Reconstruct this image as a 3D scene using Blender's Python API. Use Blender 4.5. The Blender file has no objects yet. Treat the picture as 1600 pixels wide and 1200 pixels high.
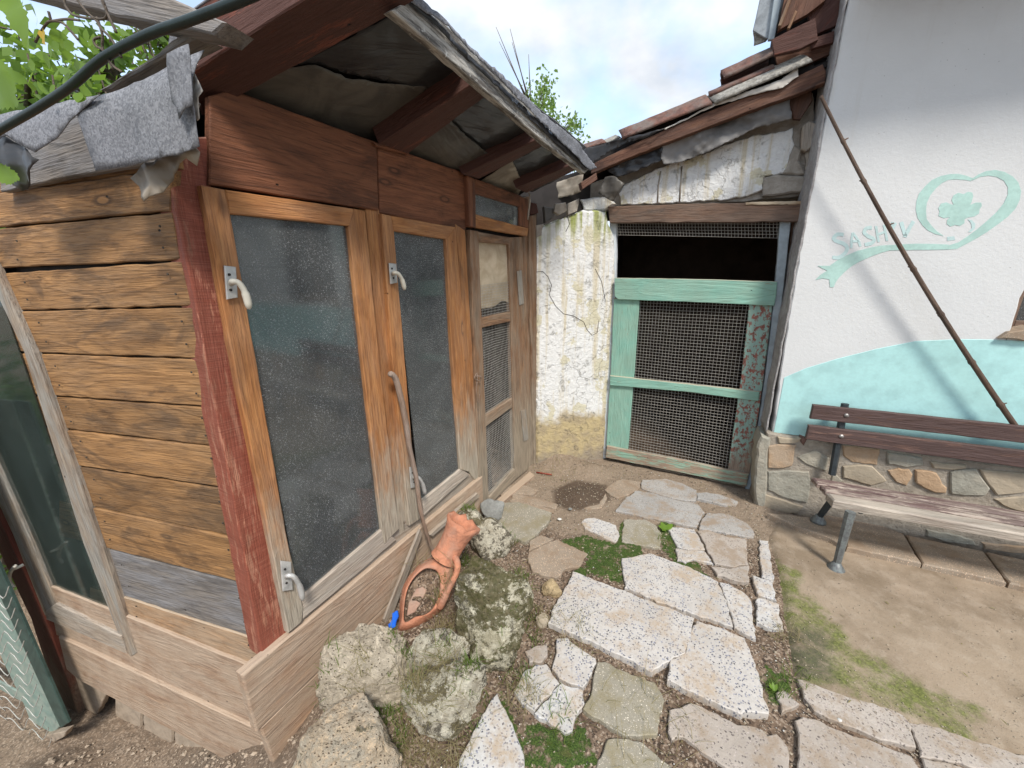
import bpy, math, random
import numpy as np
from mathutils import Vector, Matrix, noise
from mathutils.geometry import delaunay_2d_cdt
random.seed(7)
S = bpy.context.scene
COL = S.collection
rad = math.radians

# ------------------------------------------------------------ camera, sky, sun, exposure
FPX, CAMH = 604.0, 1.6
_d = np.array([18., 2120., FPX]); _d /= np.linalg.norm(_d)
_z = -_d; _y = np.array([0, 0, 1.]) - _z[2]*_z; _y /= np.linalg.norm(_y); _x = np.cross(_y, _z)
RM = np.array([_x, _y, _z]); EYE = np.array([0, 0, CAMH])
cam = bpy.data.cameras.new('camera'); cam.sensor_width = 36; cam.lens = FPX/1600*36
cam.clip_start = .02; cam.clip_end = 500
co = bpy.data.objects.new('camera', cam); COL.objects.link(co)
r_, u_, f_ = RM @ [1, 0, 0], RM @ [0, -1, 0], RM @ [0, 0, 1]
co.matrix_world = Matrix(((r_[0], u_[0], -f_[0], 0), (r_[1], u_[1], -f_[1], 0), (r_[2], u_[2], -f_[2], CAMH), (0, 0, 0, 1)))
S.camera = co

SUN_EL, SUN_AZ = 52, 165          # azimuth clockwise from +Y (camera heading)
W = bpy.data.worlds.new('World'); S.world = W; W.use_nodes = True
wt = W.node_tree; wt.nodes.clear()
def wn(t, **k):
    n = wt.nodes.new(t)
    for a, b in k.items(): setattr(n, a, b)
    return n
sky = wn('ShaderNodeTexSky', sky_type='NISHITA', sun_disc=False, sun_elevation=rad(SUN_EL), sun_rotation=rad(SUN_AZ), altitude=300)
tc = wn('ShaderNodeTexCoord'); sep = wn('ShaderNodeSeparateXYZ'); wt.links.new(tc.outputs['Generated'], sep.inputs[0])
zz = wn('ShaderNodeMath', operation='MAXIMUM'); wt.links.new(sep.outputs[2], zz.inputs[0]); zz.inputs[1].default_value = 0
za = wn('ShaderNodeMath', operation='ADD'); wt.links.new(zz.outputs[0], za.inputs[0]); za.inputs[1].default_value = .35
cb = wn('ShaderNodeVectorMath', operation='DIVIDE'); wt.links.new(tc.outputs['Generated'], cb.inputs[0])
cc = wn('ShaderNodeCombineXYZ')
for i in range(3): wt.links.new(za.outputs[0], cc.inputs[i])
wt.links.new(cc.outputs[0], cb.inputs[1])
nz = wn('ShaderNodeTexNoise'); nz.inputs['Scale'].default_value = 1.9; nz.inputs['Detail'].default_value = 6; nz.inputs['Roughness'].default_value = .52; nz.inputs['Distortion'].default_value = .25
wt.links.new(cb.outputs[0], nz.inputs['Vector'])
rp = wn('ShaderNodeValToRGB'); rp.color_ramp.elements[0].position = .36; rp.color_ramp.elements[0].color = (.25, .25, .25, 1); rp.color_ramp.elements[1].position = .56
wt.links.new(nz.outputs[0], rp.inputs[0])
nz2 = wn('ShaderNodeTexNoise'); nz2.inputs['Scale'].default_value = 3.1; nz2.inputs['Detail'].default_value = 5
wt.links.new(cb.outputs[0], nz2.inputs['Vector'])
rp2 = wn('ShaderNodeValToRGB'); rp2.color_ramp.elements[0].color = (2.75, 3.1, 3.6, 1); rp2.color_ramp.elements[1].color = (4.9, 4.95, 5.05, 1)
rp2.color_ramp.elements[0].position = .33; rp2.color_ramp.elements[1].position = .62
wt.links.new(nz2.outputs[0], rp2.inputs[0])
mx = wn('ShaderNodeMix', data_type='RGBA'); wt.links.new(rp.outputs[0], mx.inputs[0])
sk2 = wn('ShaderNodeMix', data_type='RGBA', blend_type='ADD'); sk2.inputs[0].default_value = 1
sk2.inputs[7].default_value = (.9, 1.9, 3.1, 1); wt.links.new(sky.outputs[0], sk2.inputs[6])
wt.links.new(sk2.outputs[2], mx.inputs[6]); wt.links.new(rp2.outputs[0], mx.inputs[7])
bg = wn('ShaderNodeBackground'); bg.inputs[1].default_value = .115
wt.links.new(mx.outputs[2], bg.inputs[0])
wo = wn('ShaderNodeOutputWorld'); wt.links.new(bg.outputs[0], wo.inputs[0])
sl = bpy.data.lights.new('sun', 'SUN'); sl.energy = 2.25; sl.angle = rad(12); sl.color = (1, .95, .88)
so = bpy.data.objects.new('sun', sl); COL.objects.link(so)
sd = Vector((math.sin(rad(SUN_AZ))*math.cos(rad(SUN_EL)), math.cos(rad(SUN_AZ))*math.cos(rad(SUN_EL)), math.sin(rad(SUN_EL))))
so.rotation_euler = sd.to_track_quat('Z', 'Y').to_euler()
S.view_settings.view_transform = 'Standard'; S.view_settings.look = 'None'; S.view_settings.exposure = .98; S.view_settings.gamma = 1
S.view_settings.use_curve_mapping = False
S.render.engine = 'CYCLES'; S.cycles.max_bounces = 8; S.cycles.transparent_max_bounces = 16

# ------------------------------------------------------------ survey geometry: sight lines onto real planes
def V(*a): return Vector(a)
def ray(px, py):
    return RM @ np.array([(px-800)/FPX, (py-600)/FPX, 1.])
class Plane:
    def __init__(s, P, u, n=None, up=(0, 0, 1)):
        s.P = np.array(P, float); s.u = np.array(u, float); s.u /= np.linalg.norm(s.u)
        s.v = np.array(up, float); s.v -= np.dot(s.v, s.u)*s.u; s.v /= np.linalg.norm(s.v)
        s.n = np.cross(s.u, s.v)
        if np.dot(s.n, EYE-s.P) < 0: s.n = -s.n
    def at(s, px, py, off=0.):
        r = ray(px, py); P = s.P+s.n*off
        return EYE+r*np.dot(P-EYE, s.n)/np.dot(r, s.n)
    def sz(s, a, b, off=0.):             # metres along u, metres along v
        return s.P+s.u*a+s.v*b+s.n*off
    def uv(s, p): q = np.array(p)-s.P; return (np.dot(q, s.u), np.dot(q, s.v))
def G(px, py, z=0.):
    r = ray(px, py); return EYE+r*(z-CAMH)/r[2]
def az(a): return np.array([math.sin(rad(a)), math.cos(rad(a)), 0])
PF = Plane(G(765, 785), az(29))                       # long front of the shed
CORNER = PF.at(385, 800)
PL = Plane([CORNER[0], CORNER[1], 0], az(-72))        # end face of the shed
PG = Plane(G(945, 715), az(118))                      # gate of the outbuilding
PP = Plane(G(845, 725), G(945, 715)-G(845, 725))      # whitewashed pillar
PW = Plane(G(1188, 790), az(115))                     # house wall
_a = np.array([-.83, 1.29, 2.09]); _b = np.array([.1, 2.96, 2.07]); _c = np.array([-.28, 1.346, 2.295])
PR = Plane(_a, _b-_a, up=_c-_a)                       # underside of the shed roof
PFe = Plane(PF.P+PF.n*.45, az(29))                    # eave line
PB = Plane(np.append(G(1280, 812, .04)[:2], 0), az(114))   # bench back
PCL = Plane(np.append(G(100, 1150, -.76)[:2], 0), az(-72))  # green gate at the left
PH = Plane([0, 0, 0], [1, 0, 0], up=(0, 1, 0))

def sm(t): t = max(0., min(1., t)); return t*t*(3-2*t)
def terr(x, y):
    z = -.84*sm((-.45-x)/1.5)*sm((2.9-y)/1.2)
    z += .010*noise.noise((x*2.3, y*2.3, 1.3))+.006*noise.noise((x*9, y*9, 4))
    # earth banked against the pillar, and the dark heap by it
    for cx, cy, rr, hh in HEAPS:
        d = math.hypot(x-cx, y-cy)/rr
        if d < 1: z += hh*sm(1-d)
    return z-.005
HEAPS = []
for px, py, rr, hh in [(880, 722, .28, .07), (905, 775, .17, .035), (925, 735, .2, .05), (690, 1010, .28, .05), (1190, 790, .2, .03), (860, 715, .2, .04), (620, 1140, .2, .03)]:
    q = G(px, py); HEAPS.append((q[0], q[1], rr, hh))
for x, y, rr, hh in [(-2.35, 1.22, .3, .13), (-2.05, 1.15, .16, .06), (-1.3, 1.0, .3, .06)]: HEAPS.append((x, y, rr, hh))
def GT(px, py):
    z = 0.
    for _ in range(8):
        q = G(px, py, z); z = terr(q[0], q[1])
    return G(px, py, z)

# ------------------------------------------------------------ materials
class NT:
    def __init__(s, name):
        s.m = bpy.data.materials.new(name); s.m.use_nodes = True; s.t = s.m.node_tree; s.t.nodes.clear()
        s.out = s.t.nodes.new('ShaderNodeOutputMaterial')
        s.b = s.t.nodes.new('ShaderNodeBsdfPrincipled'); s.t.links.new(s.b.outputs[0], s.out.inputs[0])
        s.b.inputs['Specular IOR Level'].default_value = .3
        s._tc = s.n('ShaderNodeTexCoord'); s.obj = s._tc.outputs['Object']
        s.pos = s.n('ShaderNodeNewGeometry').outputs['Position']
        s.oi = s.n('ShaderNodeObjectInfo')
    def n(s, t, **k):
        n = s.t.nodes.new(t)
        for a, b in k.items(): setattr(n, a, b)
        return n
    def set(s, sock, v):
        if isinstance(v, bpy.types.NodeSocket): s.t.links.new(v, sock)
        elif isinstance(v, (tuple, list)):
            sock.default_value = tuple(v)+((1,) if len(v) == 3 and len(sock.default_value) == 4 else ())
        else: sock.default_value = v
    def math(s, op, a, b=0., c=None, clamp=False):
        n = s.n('ShaderNodeMath', operation=op, use_clamp=clamp); s.set(n.inputs[0], a); s.set(n.inputs[1], b)
        if c is not None: s.set(n.inputs[2], c)
        return n.outputs[0]
    def mix(s, f, a, b, mode='MIX'):
        n = s.n('ShaderNodeMix', data_type='RGBA', blend_type=mode); s.set(n.inputs[0], f); s.set(n.inputs[6], a); s.set(n.inputs[7], b); return n.outputs[2]
    def vec(s, base, scale=(1, 1, 1), rnd=True):
        v = base
        if rnd:
            a = s.n('ShaderNodeVectorMath', operation='SCALE'); s.t.links.new(s.oi.outputs['Random'], a.inputs[3]); a.inputs[0].default_value = (31.7, 17.3, 53.1)
            ad = s.n('ShaderNodeVectorMath', operation='ADD'); s.set(ad.inputs[0], v); s.set(ad.inputs[1], a.outputs[0]); v = ad.outputs[0]
        m = s.n('ShaderNodeVectorMath', operation='MULTIPLY'); s.set(m.inputs[0], v); m.inputs[1].default_value = scale
        return m.outputs[0]
    def noise(s, v, sc=1., det=4., rough=.55, dist=0., col=False):
        n = s.n('ShaderNodeTexNoise'); s.set(n.inputs['Vector'], v); n.inputs['Scale'].default_value = sc; n.inputs['Detail'].default_value = det
        n.inputs['Roughness'].default_value = rough; n.inputs['Distortion'].default_value = dist
        return n.outputs[1 if col else 0]
    def vor(s, v, sc=1., feat='F1', out=0, rnd=1.):
        n = s.n('ShaderNodeTexVoronoi', feature=feat); s.set(n.inputs['Vector'], v); n.inputs['Scale'].default_value = sc
        n.inputs['Randomness'].default_value = rnd; return n.outputs[out]
    def ramp(s, f, a, b, lo=0., hi=1.):
        n = s.n('ShaderNodeMapRange', interpolation_type='SMOOTHSTEP'); s.set(n.inputs[0], f); n.inputs[1].default_value = a; n.inputs[2].default_value = b
        n.inputs[3].default_value = lo; n.inputs[4].default_value = hi; return n.outputs[0]
    def z(s):
        n = s.n('ShaderNodeSeparateXYZ'); s.set(n.inputs[0], s.pos); return n.outputs[2]
    def bump(s, h, st=.4, dist=.01):
        n = s.n('ShaderNodeBump'); n.inputs['Strength'].default_value = st; n.inputs['Distance'].default_value = dist; s.set(n.inputs['Height'], h)
        s.t.links.new(n.outputs[0], s.b.inputs['Normal'])
    def attr(s, name):
        return s.n('ShaderNodeAttribute', attribute_type='GEOMETRY', attribute_name=name).outputs['Fac']
    def done(s, col, rough=.7):
        s.set(s.b.inputs['Base Color'], col); s.set(s.b.inputs['Roughness'], rough); return s.m

def hexmul(c, k): return tuple(x*k for x in c)
def wood(name, c1, c2, dark, grey=0., greyc=(.34, .30, .26), zg=None, paint=None, chip=.5, rough=.62, dust=0., dustc=(.46, .37, .27), blot=.5, ring=1.):
    N = NT(name); o = N.vec(N.obj)
    def sc(v, k): m = N.n('ShaderNodeVectorMath', operation='MULTIPLY'); N.set(m.inputs[0], v); m.inputs[1].default_value = k; return m.outputs[0]
    big = N.noise(sc(o, (1.3, 7, 7)), 1, 3, .5, .5)
    rings = N.math('PINGPONG', N.math('MULTIPLY', big, 17*ring), 1.)
    rings = N.math('POWER', rings, 1.6)
    fine = N.noise(sc(o, (9, 230, 230)), 1, 4, .65)
    mid = N.noise(sc(o, (3, 45, 45)), 1, 3, .6)
    blt = N.noise(sc(o, (2.6, 7, 7)), 1, 5, .62, .8)
    col = N.mix(N.math('MULTIPLY', rings, .75), c1, c2)
    col = N.mix(N.ramp(mid, .40, .66, 0, .7), col, c2)
    col = N.mix(N.ramp(fine, .50, .64, 0, .5), col, dark)
    col = N.mix(N.ramp(blt, .50, .62, 0, min(1, blot*1.35)), col, dark)
    bl2 = N.noise(sc(o, (3.5, 34, 34)), 1, 5, .7); col = N.mix(N.ramp(bl2, .55, .68, 0, blot), col, dark); col = N.mix(N.ramp(bl2, .44, .34, 0, .35), col, hexmul(c1, 1.5))
    # knots
    kv = sc(o, (3.0, 8.5, .01))
    kn = N.n('ShaderNodeTexVoronoi'); N.set(kn.inputs['Vector'], kv); kn.inputs['Scale'].default_value = 1
    kcs = N.n('ShaderNodeSeparateColor'); N.set(kcs.inputs[0], kn.outputs[1])
    has = N.ramp(kcs.outputs[0], .55, .58)
    kf = N.math('MULTIPLY', N.ramp(kn.outputs[0], .17, .09), has)
    ki = N.math('MULTIPLY', N.ramp(kn.outputs[0], .095, .06), has)
    col = N.mix(N.math('MULTIPLY', kf, .75), col, dark)
    col = N.mix(N.math('MULTIPLY', ki, .7), col, c1)
    # per board brightness
    hs = N.n('ShaderNodeHueSaturation'); N.set(hs.inputs['Color'], col); hs.inputs['Saturation'].default_value = 1
    N.set(hs.inputs['Value'], N.math('MULTIPLY_ADD', N.oi.outputs['Random'], .36, .82)); col = hs.outputs[0]
    if paint:
        pn = N.noise(sc(o, (5, 38, 38) if name != 'chipped_teal_wood' else (26, 34, 34)), 1, 8, .75)
        pc = N.mix(N.ramp(fine, .4, .7, 0, .35), paint, hexmul(paint, .55))
        pc = N.mix(N.ramp(N.noise(sc(o, (4, 9, 9)), 1, 5), .35, .7, 0, .35), pc, hexmul(paint, 1.35))
        col = N.mix(N.ramp(pn, chip, chip+.05), pc, col)
    gf = N.math('MULTIPLY', N.ramp(N.noise(sc(o, (3.5, 15, 15)), 1, 5, .65), .38, .62), grey)
    if zg:
        z = N.math('ADD', N.z(), N.math('MULTIPLY', N.math('SUBTRACT', N.noise(sc(o, (6, 22, 22)), 1, 5, .7), .5), .9))
        gf = N.math('MAXIMUM', gf, N.ramp(z, zg[1], zg[0]))
    gcol = N.mix(N.ramp(fine, .35, .7), greyc, hexmul(greyc, .5)); gcol = N.mix(N.math('MULTIPLY', rings, .4), gcol, hexmul(greyc, 1.25))
    col = N.mix(gf, col, gcol)
    if dust:
        up = N.n('ShaderNodeSeparateXYZ'); N.set(up.inputs[0], N.n('ShaderNodeNewGeometry').outputs['Normal'])
        df = N.math('MAXIMUM', N.math('MULTIPLY', N.ramp(N.noise(sc(o, (7, 9, 9)), 1, 6, .7), .3, .62), dust), N.ramp(up.outputs[2], .3, .8, 0, .8))
        col = N.mix(df, col, dustc)
    if name == 'red_post_wood':
        sw = N.noise(sc(o, (330, 9, 9)), 1, 3, .6, .3); col = N.mix(N.ramp(sw, .52, .64, 0, .32), col, (.36, .17, .12)); col = N.mix(N.ramp(sw, .46, .38, 0, .4), col, (.12, .035, .025))
    # nail and worm holes
    h = N.n('ShaderNodeTexVoronoi'); N.set(h.inputs['Vector'], sc(o, (11, 17, .01))); h.inputs['Scale'].default_value = 1
    hc = N.n('ShaderNodeSeparateColor'); N.set(hc.inputs[0], h.outputs[1])
    hole = N.math('MULTIPLY', N.ramp(h.outputs[0], .07, .035), N.ramp(hc.outputs[1], .80, .82))
    col = N.mix(hole, col, (.012, .009, .006))
    ht = N.math('ADD', N.math('MULTIPLY', rings, .35), N.math('MULTIPLY', fine, 1.)); ht = N.math('ADD', ht, N.math('MULTIPLY', mid, .6))
    ht = N.math('SUBTRACT', ht, N.math('MULTIPLY', hole, 1.5))
    N.bump(ht, 1., .0045)
    return N.done(col, N.math('MULTIPLY_ADD', fine, .25, rough-.1))

M = {}
M['siding'] = wood('siding_wood', (.35, .185, .072), (.215, .11, .042), (.06, .033, .018), grey=.16, greyc=(.28, .21, .14), blot=.42)
M['siding_low'] = wood('siding_wood_dusty', (.36, .20, .095), (.25, .14, .07), (.07, .045, .028), grey=.2, greyc=(.36, .29, .21), dust=.4, blot=.25)
M['ledge'] = wood('ledge_wood', (.40, .26, .165), (.30, .185, .12), (.14, .09, .06), grey=.5, greyc=(.42, .33, .25), dust=.7, dustc=(.44, .34, .25), blot=.1)
M['greyboard'] = wood('grey_board', (.24, .21, .18), (.15, .135, .125), (.035, .033, .034), grey=.75, greyc=(.25, .245, .25), blot=.3)
M['redpost'] = wood('red_post_wood', (.42, .19, .12), (.30, .12, .07), (.10, .03, .02), paint=(.235, .062, .036), chip=.53, blot=.3, zg=None, dust=.06, dustc=(.36, .20, .14))
M['redbeam'] = wood('red_beam_wood', (.16, .05, .03), (.10, .03, .018), (.02, .010, .008), paint=(.075, .031, .022), chip=.56, blot=.5)
M['frame'] = wood('window_frame_wood', (.47, .215, .078), (.34, .135, .045), (.15, .06, .025), grey=.12, greyc=(.42, .36, .28), zg=(.40, 1.05), blot=.25)
M['fascia'] = wood('fascia_wood', (.22, .085, .04), (.15, .055, .026), (.045, .02, .012), blot=.4, rough=.55)
M['doorwood'] = wood('door_wood', (.28, .15, .075), (.19, .095, .05), (.06, .035, .022), grey=.45, greyc=(.33, .27, .20), zg=(.3, 1.1), blot=.3)
M['grey'] = wood('weathered_wood', (.36, .29, .22), (.27, .215, .165), (.09, .07, .055), grey=.75, greyc=(.40, .355, .30), blot=.25)
M['greenframe'] = wood('weathered_frame_wood', (.33, .26, .19), (.24, .185, .14), (.08, .06, .045), grey=.8, greyc=(.33, .315, .28), blot=.25)
M['lintel'] = wood('lintel_wood', (.22, .13, .085), (.15, .09, .06), (.05, .03, .022), grey=.3, greyc=(.2, .17, .14), blot=.5)
M['beam'] = wood('beam_wood', (.15, .07, .04), (.10, .042, .026), (.04, .018, .012), grey=.15, greyc=(.2, .15, .12), blot=.5)
M['teal'] = wood('teal_painted_wood', (.30, .22, .15), (.2, .15, .1), (.07, .05, .04), paint=(.215, .42, .335), chip=.63, blot=.3, zg=None, dust=.15)
M['teal_chip'] = wood('chipped_teal_wood', (.27, .10, .075), (.2, .07, .05), (.08, .03, .025), paint=(.27, .40, .34), chip=.50, blot=.2, zg=(.1, .45), greyc=(.32, .24, .18))
M['teal_low'] = wood('dusty_teal_wood', (.32, .23, .16), (.24, .17, .12), (.07, .05, .04), paint=(.22, .40, .30), chip=.47, dust=.5, dustc=(.36, .28, .21), blot=.2)
M['bench_old'] = wood('bench_slat_worn', (.40, .33, .27), (.28, .21, .17), (.10, .07, .06), grey=.25, greyc=(.42, .37, .31), paint=(.125, .075, .068), chip=.50, blot=.3)
M['bench'] = wood('bench_slat_paint', (.17, .10, .075), (.12, .065, .05), (.035, .02, .018), paint=(.085, .052, .046), chip=.54, blot=.4)
M['bench_front'] = wood('bench_slat_pale', (.42, .37, .31), (.36, .29, .23), (.15, .11, .09), grey=.8, greyc=(.50, .43, .35), blot=.1)
M['whitewood'] = wood('white_painted_wood', (.4, .36, .3), (.3, .26, .2), (.12, .1, .08), paint=(.56, .60, .62), chip=.63, blot=.15)
M['stick'] = wood('stick_wood', (.36, .25, .18), (.26, .17, .12), (.10, .07, .05), grey=.6, greyc=(.40, .33, .28), blot=.2)
M['bamboo'] = wood('bamboo_cane', (.15, .095, .065), (.10, .062, .042), (.04, .025, .02), grey=.3, greyc=(.18, .14, .11), blot=.4)
M['bark'] = wood('bark', (.12, .09, .06), (.08, .06, .045), (.03, .022, .018), grey=.4, greyc=(.18, .15, .12))
M['redmetal'] = wood('rusty_red_post', (.25, .10, .06), (.18, .07, .045), (.06, .03, .02), paint=(.20, .06, .04), chip=.56, zg=(-.75, -.3), greyc=(.28, .20, .15), blot=.2)

def simple(name, c, rough=.6, metal=0., var=.35, sc=30, bump=.3, c2=None, det=5):
    N = NT(name); v = N.vec(N.obj)
    f = N.noise(v, sc, det, .65); f2 = N.noise(v, sc*.17, 4, .6)
    col = N.mix(N.ramp(f, .35, .7), c, c2 or hexmul(c, 1-var)); col = N.mix(N.ramp(f2, .4, .7, 0, .5), col, hexmul(c2 or c, .7))
    N.bump(f, bump, .003); N.b.inputs['Metallic'].default_value = metal
    return N.done(col, rough)
M['galv'] = simple('galvanised_wire', (.55, .53, .48), .55, .2)
M['wire'] = simple('mesh_wire', (.50, .47, .42), .6, .1)
M['aluminium'] = simple('handle_metal', (.58, .57, .54), .45, .35)
M['cream'] = simple('cream_handle_plastic', (.62, .58, .48), .4, 0, .2)
M['castiron'] = simple('bench_leg_metal', (.20, .22, .21), .5, .3, .5, 60, c2=(.12, .12, .12))
M['darkmetal'] = simple('bench_post_metal', (.05, .06, .065), .45, .3)
M['soot_dark'] = simple('soot_dark_board', (.035, .030, .028), .8, 0, .5, 9)  # sooty boards, and also the plain dark sheets added behind gaps
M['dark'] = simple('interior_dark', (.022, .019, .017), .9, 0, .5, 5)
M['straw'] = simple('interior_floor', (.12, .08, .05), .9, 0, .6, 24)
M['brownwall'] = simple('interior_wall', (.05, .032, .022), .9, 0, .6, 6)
M['rubber'] = simple('black_cable', (.018, .030, .028), .35, 0, .3)
M['bolt'] = simple('bolt', (.4, .38, .36), .4, .5)
M['blue'] = simple('blue_plastic', (.01, .12, .62), .35, 0, .2)
M['mint'] = simple('mint_paint', (.41, .67, .65), .75, 0, .06, 60, .25)
M['mint2'] = simple('faded_mint_paint', (.43, .62, .56), .75, 0, .12, 60, .2)
M['mint3'] = simple('very_faded_mint_paint', (.50, .65, .635), .75, 0, .10, 60, .2)
M['greenmetal'] = simple('sea_green_metal', (.20, .285, .245), .6, .0, .35, 14, c2=(.30, .34, .29))
M['greendark'] = simple('dark_green_metal', (.05, .085, .072), .55, 0, .4, 14)
M['stem'] = simple('green_stem', (.12, .16, .05), .6, 0, .3)
M['crack'] = simple('crack', (.06, .05, .04), .95)
M['redchip'] = simple('red_chip', (.28, .05, .03), .6)
M['whitechip'] = simple('white_chip', (.7, .68, .63), .7)
M['roofmetal'] = simple('grey_roof_sheet', (.30, .32, .33), .5, .4)
M['block'] = simple('foundation_block', (.40, .32, .24), .9, 0, .3, 22, .6)
M['limesoft'] = simple('pale_tarp_edge', (.60, .56, .50), .6, 0, .2, 20)
M['steelpaint'] = simple('bluish_frame_paint', (.38, .44, .47), .5, 0, .3, 12)

def tarp(name, c, c2, rough=.4, stain=(.05, .045, .04)):
    N = NT(name); v = N.vec(N.obj)
    f = N.noise(v, 5, 6, .6, 1.5); g = N.noise(v, 2.2, 4, .6, .6)
    col = N.mix(N.ramp(f, .35, .65), c, c2); col = N.mix(N.ramp(g, .46, .66, 0, .75), col, stain)
    wr = N.noise(N.vec(N.obj, (2.2, 13, 13)), 1, 3, .5, .8); N.bump(N.math('ADD', N.math('PINGPONG', N.math('MULTIPLY', wr, 2.2), 1.), N.math('MULTIPLY', N.noise(v, 40, 4, .6), .12)), .22, .012); return N.done(col, rough)
M['tarp'] = tarp('dirty_tarp', (.11, .098, .08), (.06, .054, .046))
M['tarp_black'] = tarp('black_film', (.022, .022, .024), (.035, .033, .032), .3)
M['tarp_pale'] = tarp('pale_tarp', (.40, .35, .28), (.27, .23, .18), .5, (.12, .09, .06))
M['tarp_grey'] = tarp('crinkled_grey_felt', (.21, .20, .19), (.14, .135, .13), .6, (.07, .065, .06))
M['cloth'] = tarp('cream_panel', (.55, .45, .32), (.42, .33, .22), .75, (.30, .20, .12))

def felt():
    N = NT('granular_roofing_felt'); v = N.vec(N.obj)
    a = N.vor(v, 260, out=1); s = N.n('ShaderNodeSeparateColor'); N.set(s.inputs[0], a)
    col = N.mix(s.outputs[0], (.13, .135, .15), (.26, .265, .285)); col = N.mix(N.ramp(N.noise(v, 6, 5), .45, .7, 0, .45), col, (.10, .10, .105))
    N.bump(s.outputs[0], .7, .003); return N.done(col, .85)
M['felt'] = felt()
def lichenfascia():
    N = NT('lichened_fascia'); v = N.vec(N.obj, (6, 60, 60)); f = N.noise(v, 1, 6, .7); w = N.vec(N.obj); g = N.noise(w, 60, 4, .7)
    col = N.mix(N.ramp(f, .4, .62), (.10, .09, .08), (.44, .42, .38)); col = N.mix(N.ramp(g, .6, .7), col, (.55, .54, .5))
    N.bump(f, .8, .006); return N.done(col, .9)
M['fascia_pale'] = lichenfascia()

def render_wall(name, c, sc=1.):
    N = NT(name); v = N.vec(N.pos, rnd=False)
    f = N.noise(v, 55, 6, .7); g = N.noise(v, 2.3, 5, .6); sp = N.vor(v, 26)
    col = N.mix(N.ramp(g, .35, .75, 0, .5), c, hexmul(c, .86)); col = N.mix(N.ramp(sp, .055, .03), col, hexmul(c, .45))
    st = N.noise(N.vec(N.pos, (9, 9, .7), False), 1, 5, .65); col = N.mix(N.ramp(st, .58, .78, 0, .3), col, (.42, .38, .31))
    N.bump(N.math('ADD', f, N.math('MULTIPLY', g, 1.5)), .35, .006); return N.done(col, .9)
M['render'] = render_wall('white_render', (.615, .62, .61))
def whitewash(name='flaking_whitewash', low=True):
    N = NT(name); v = N.vec(N.pos, rnd=False); z = N.z()
    wv = N.n('ShaderNodeVectorMath', operation='ADD'); N.set(wv.inputs[0], v); ns = N.n('ShaderNodeVectorMath', operation='SCALE'); N.set(ns.inputs[0], N.noise(v, 6, 4, .6, col=True)); ns.inputs[3].default_value = .22; N.set(wv.inputs[1], ns.outputs[0])
    cr = N.vor(wv.outputs[0], 3.2, 'DISTANCE_TO_EDGE'); cr2 = N.vor(wv.outputs[0], 13, 'DISTANCE_TO_EDGE')
    area = N.ramp(N.noise(v, 3, 3), .56, .64)
    line = N.math('MAXIMUM', N.math('MULTIPLY', N.ramp(cr, .007, .002), N.ramp(N.noise(v, 2.2, 2), .48, .58)), N.math('MULTIPLY', N.ramp(cr2, .02, .006), area))
    streak = N.noise(N.vec(N.pos, (17, 17, .9), False), 1, 5, .6)
    base = N.mix(N.ramp(N.noise(v, 40, 5, .7), .4, .75, 0, .5), (.76, .755, .73), (.62, .62, .60))
    col = N.mix(N.ramp(streak, .50, .66, 0, .7), base, (.56, .47, .29))
    col = N.mix(N.ramp(N.noise(v, 5.2, 4, .6), .56, .6, 0, .8), col, (.60, .55, .38))
    if low:
        zz = N.math('ADD', z, N.math('MULTIPLY', N.math('SUBTRACT', N.noise(v, 5, 5, .65), .5), .35))
        col = N.mix(N.ramp(zz, .50, .38), col, N.mix(N.ramp(N.noise(v, 14, 5), .4, .65), (.50, .40, .22), (.40, .32, .20)))
        col = N.mix(N.ramp(zz, .12, .0), col, (.30, .25, .19))
        col = N.mix(N.math('MULTIPLY', N.ramp(zz, 1.75, 2.05), N.ramp(streak, .45, .6)), col, (.30, .33, .10))
    col = N.mix(N.math('MULTIPLY', line, .5), col, (.22, .20, .16)); fl = N.noise(v, 13, 10, .8); col = N.mix(N.ramp(fl, .57, .64, 0, .28), col, (.46, .43, .35)); col = N.mix(N.ramp(N.vor(v, 42), .08, .04, 0, .35), col, (.3, .27, .2))
    h = N.math('SUBTRACT', N.math('SUBTRACT', N.noise(v, 34, 8, .72), N.math('MULTIPLY', line, .25)), N.ramp(fl, .57, .64, 0, .3)); N.bump(h, .9, .02); return N.done(col, .92)
M['whitewash'] = whitewash()
M['whitewash_up'] = whitewash('whitewash_upper', False)
def stony(name, c, c2, sc=12, b=.8, c3=None):
    N = NT(name); v = N.vec(N.obj); f = N.noise(v, sc, 8, .68); g = N.noise(v, sc*.3, 4, .6)
    col = N.mix(N.ramp(f, .35, .68), c, c2); col = N.mix(N.ramp(g, .45, .65, 0, .6), col, c3 or hexmul(c2, .8))
    N.bump(f, b, .02); return N.done(col, .92)
M['mortar'] = stony('plinth_mortar', (.39, .34, .275), (.30, .26, .21), 26, 1.)
M['roughwall'] = stony('rough_masonry', (.38, .34, .29), (.26, .23, .19), 16)
M['st_orange'] = stony('orange_stone', (.43, .30, .19), (.36, .24, .145), 14, .9, (.38, .31, .235))
M['st_tan'] = stony('tan_stone', (.40, .33, .24), (.32, .27, .20), 10, .7)
M['st_grey'] = stony('grey_green_stone', (.33, .315, .26), (.26, .245, .20), 14, .9, (.37, .33, .26))
M['reveal'] = stony('rough_reveal', (.42, .41, .40), (.30, .28, .27), 26)
M['terracotta'] = stony('terracotta', (.56, .24, .14), (.40, .17, .10), 30, .7, (.42, .25, .18))
M['terra_dusty'] = stony('dusty_terracotta', (.42, .26, .19), (.33, .2, .15), 30, .5, (.36, .28, .22))
M['rooftile'] = stony('old_roof_tile', (.20, .10, .075), (.11, .065, .055), 30, .8, (.19, .17, .15))
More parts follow.
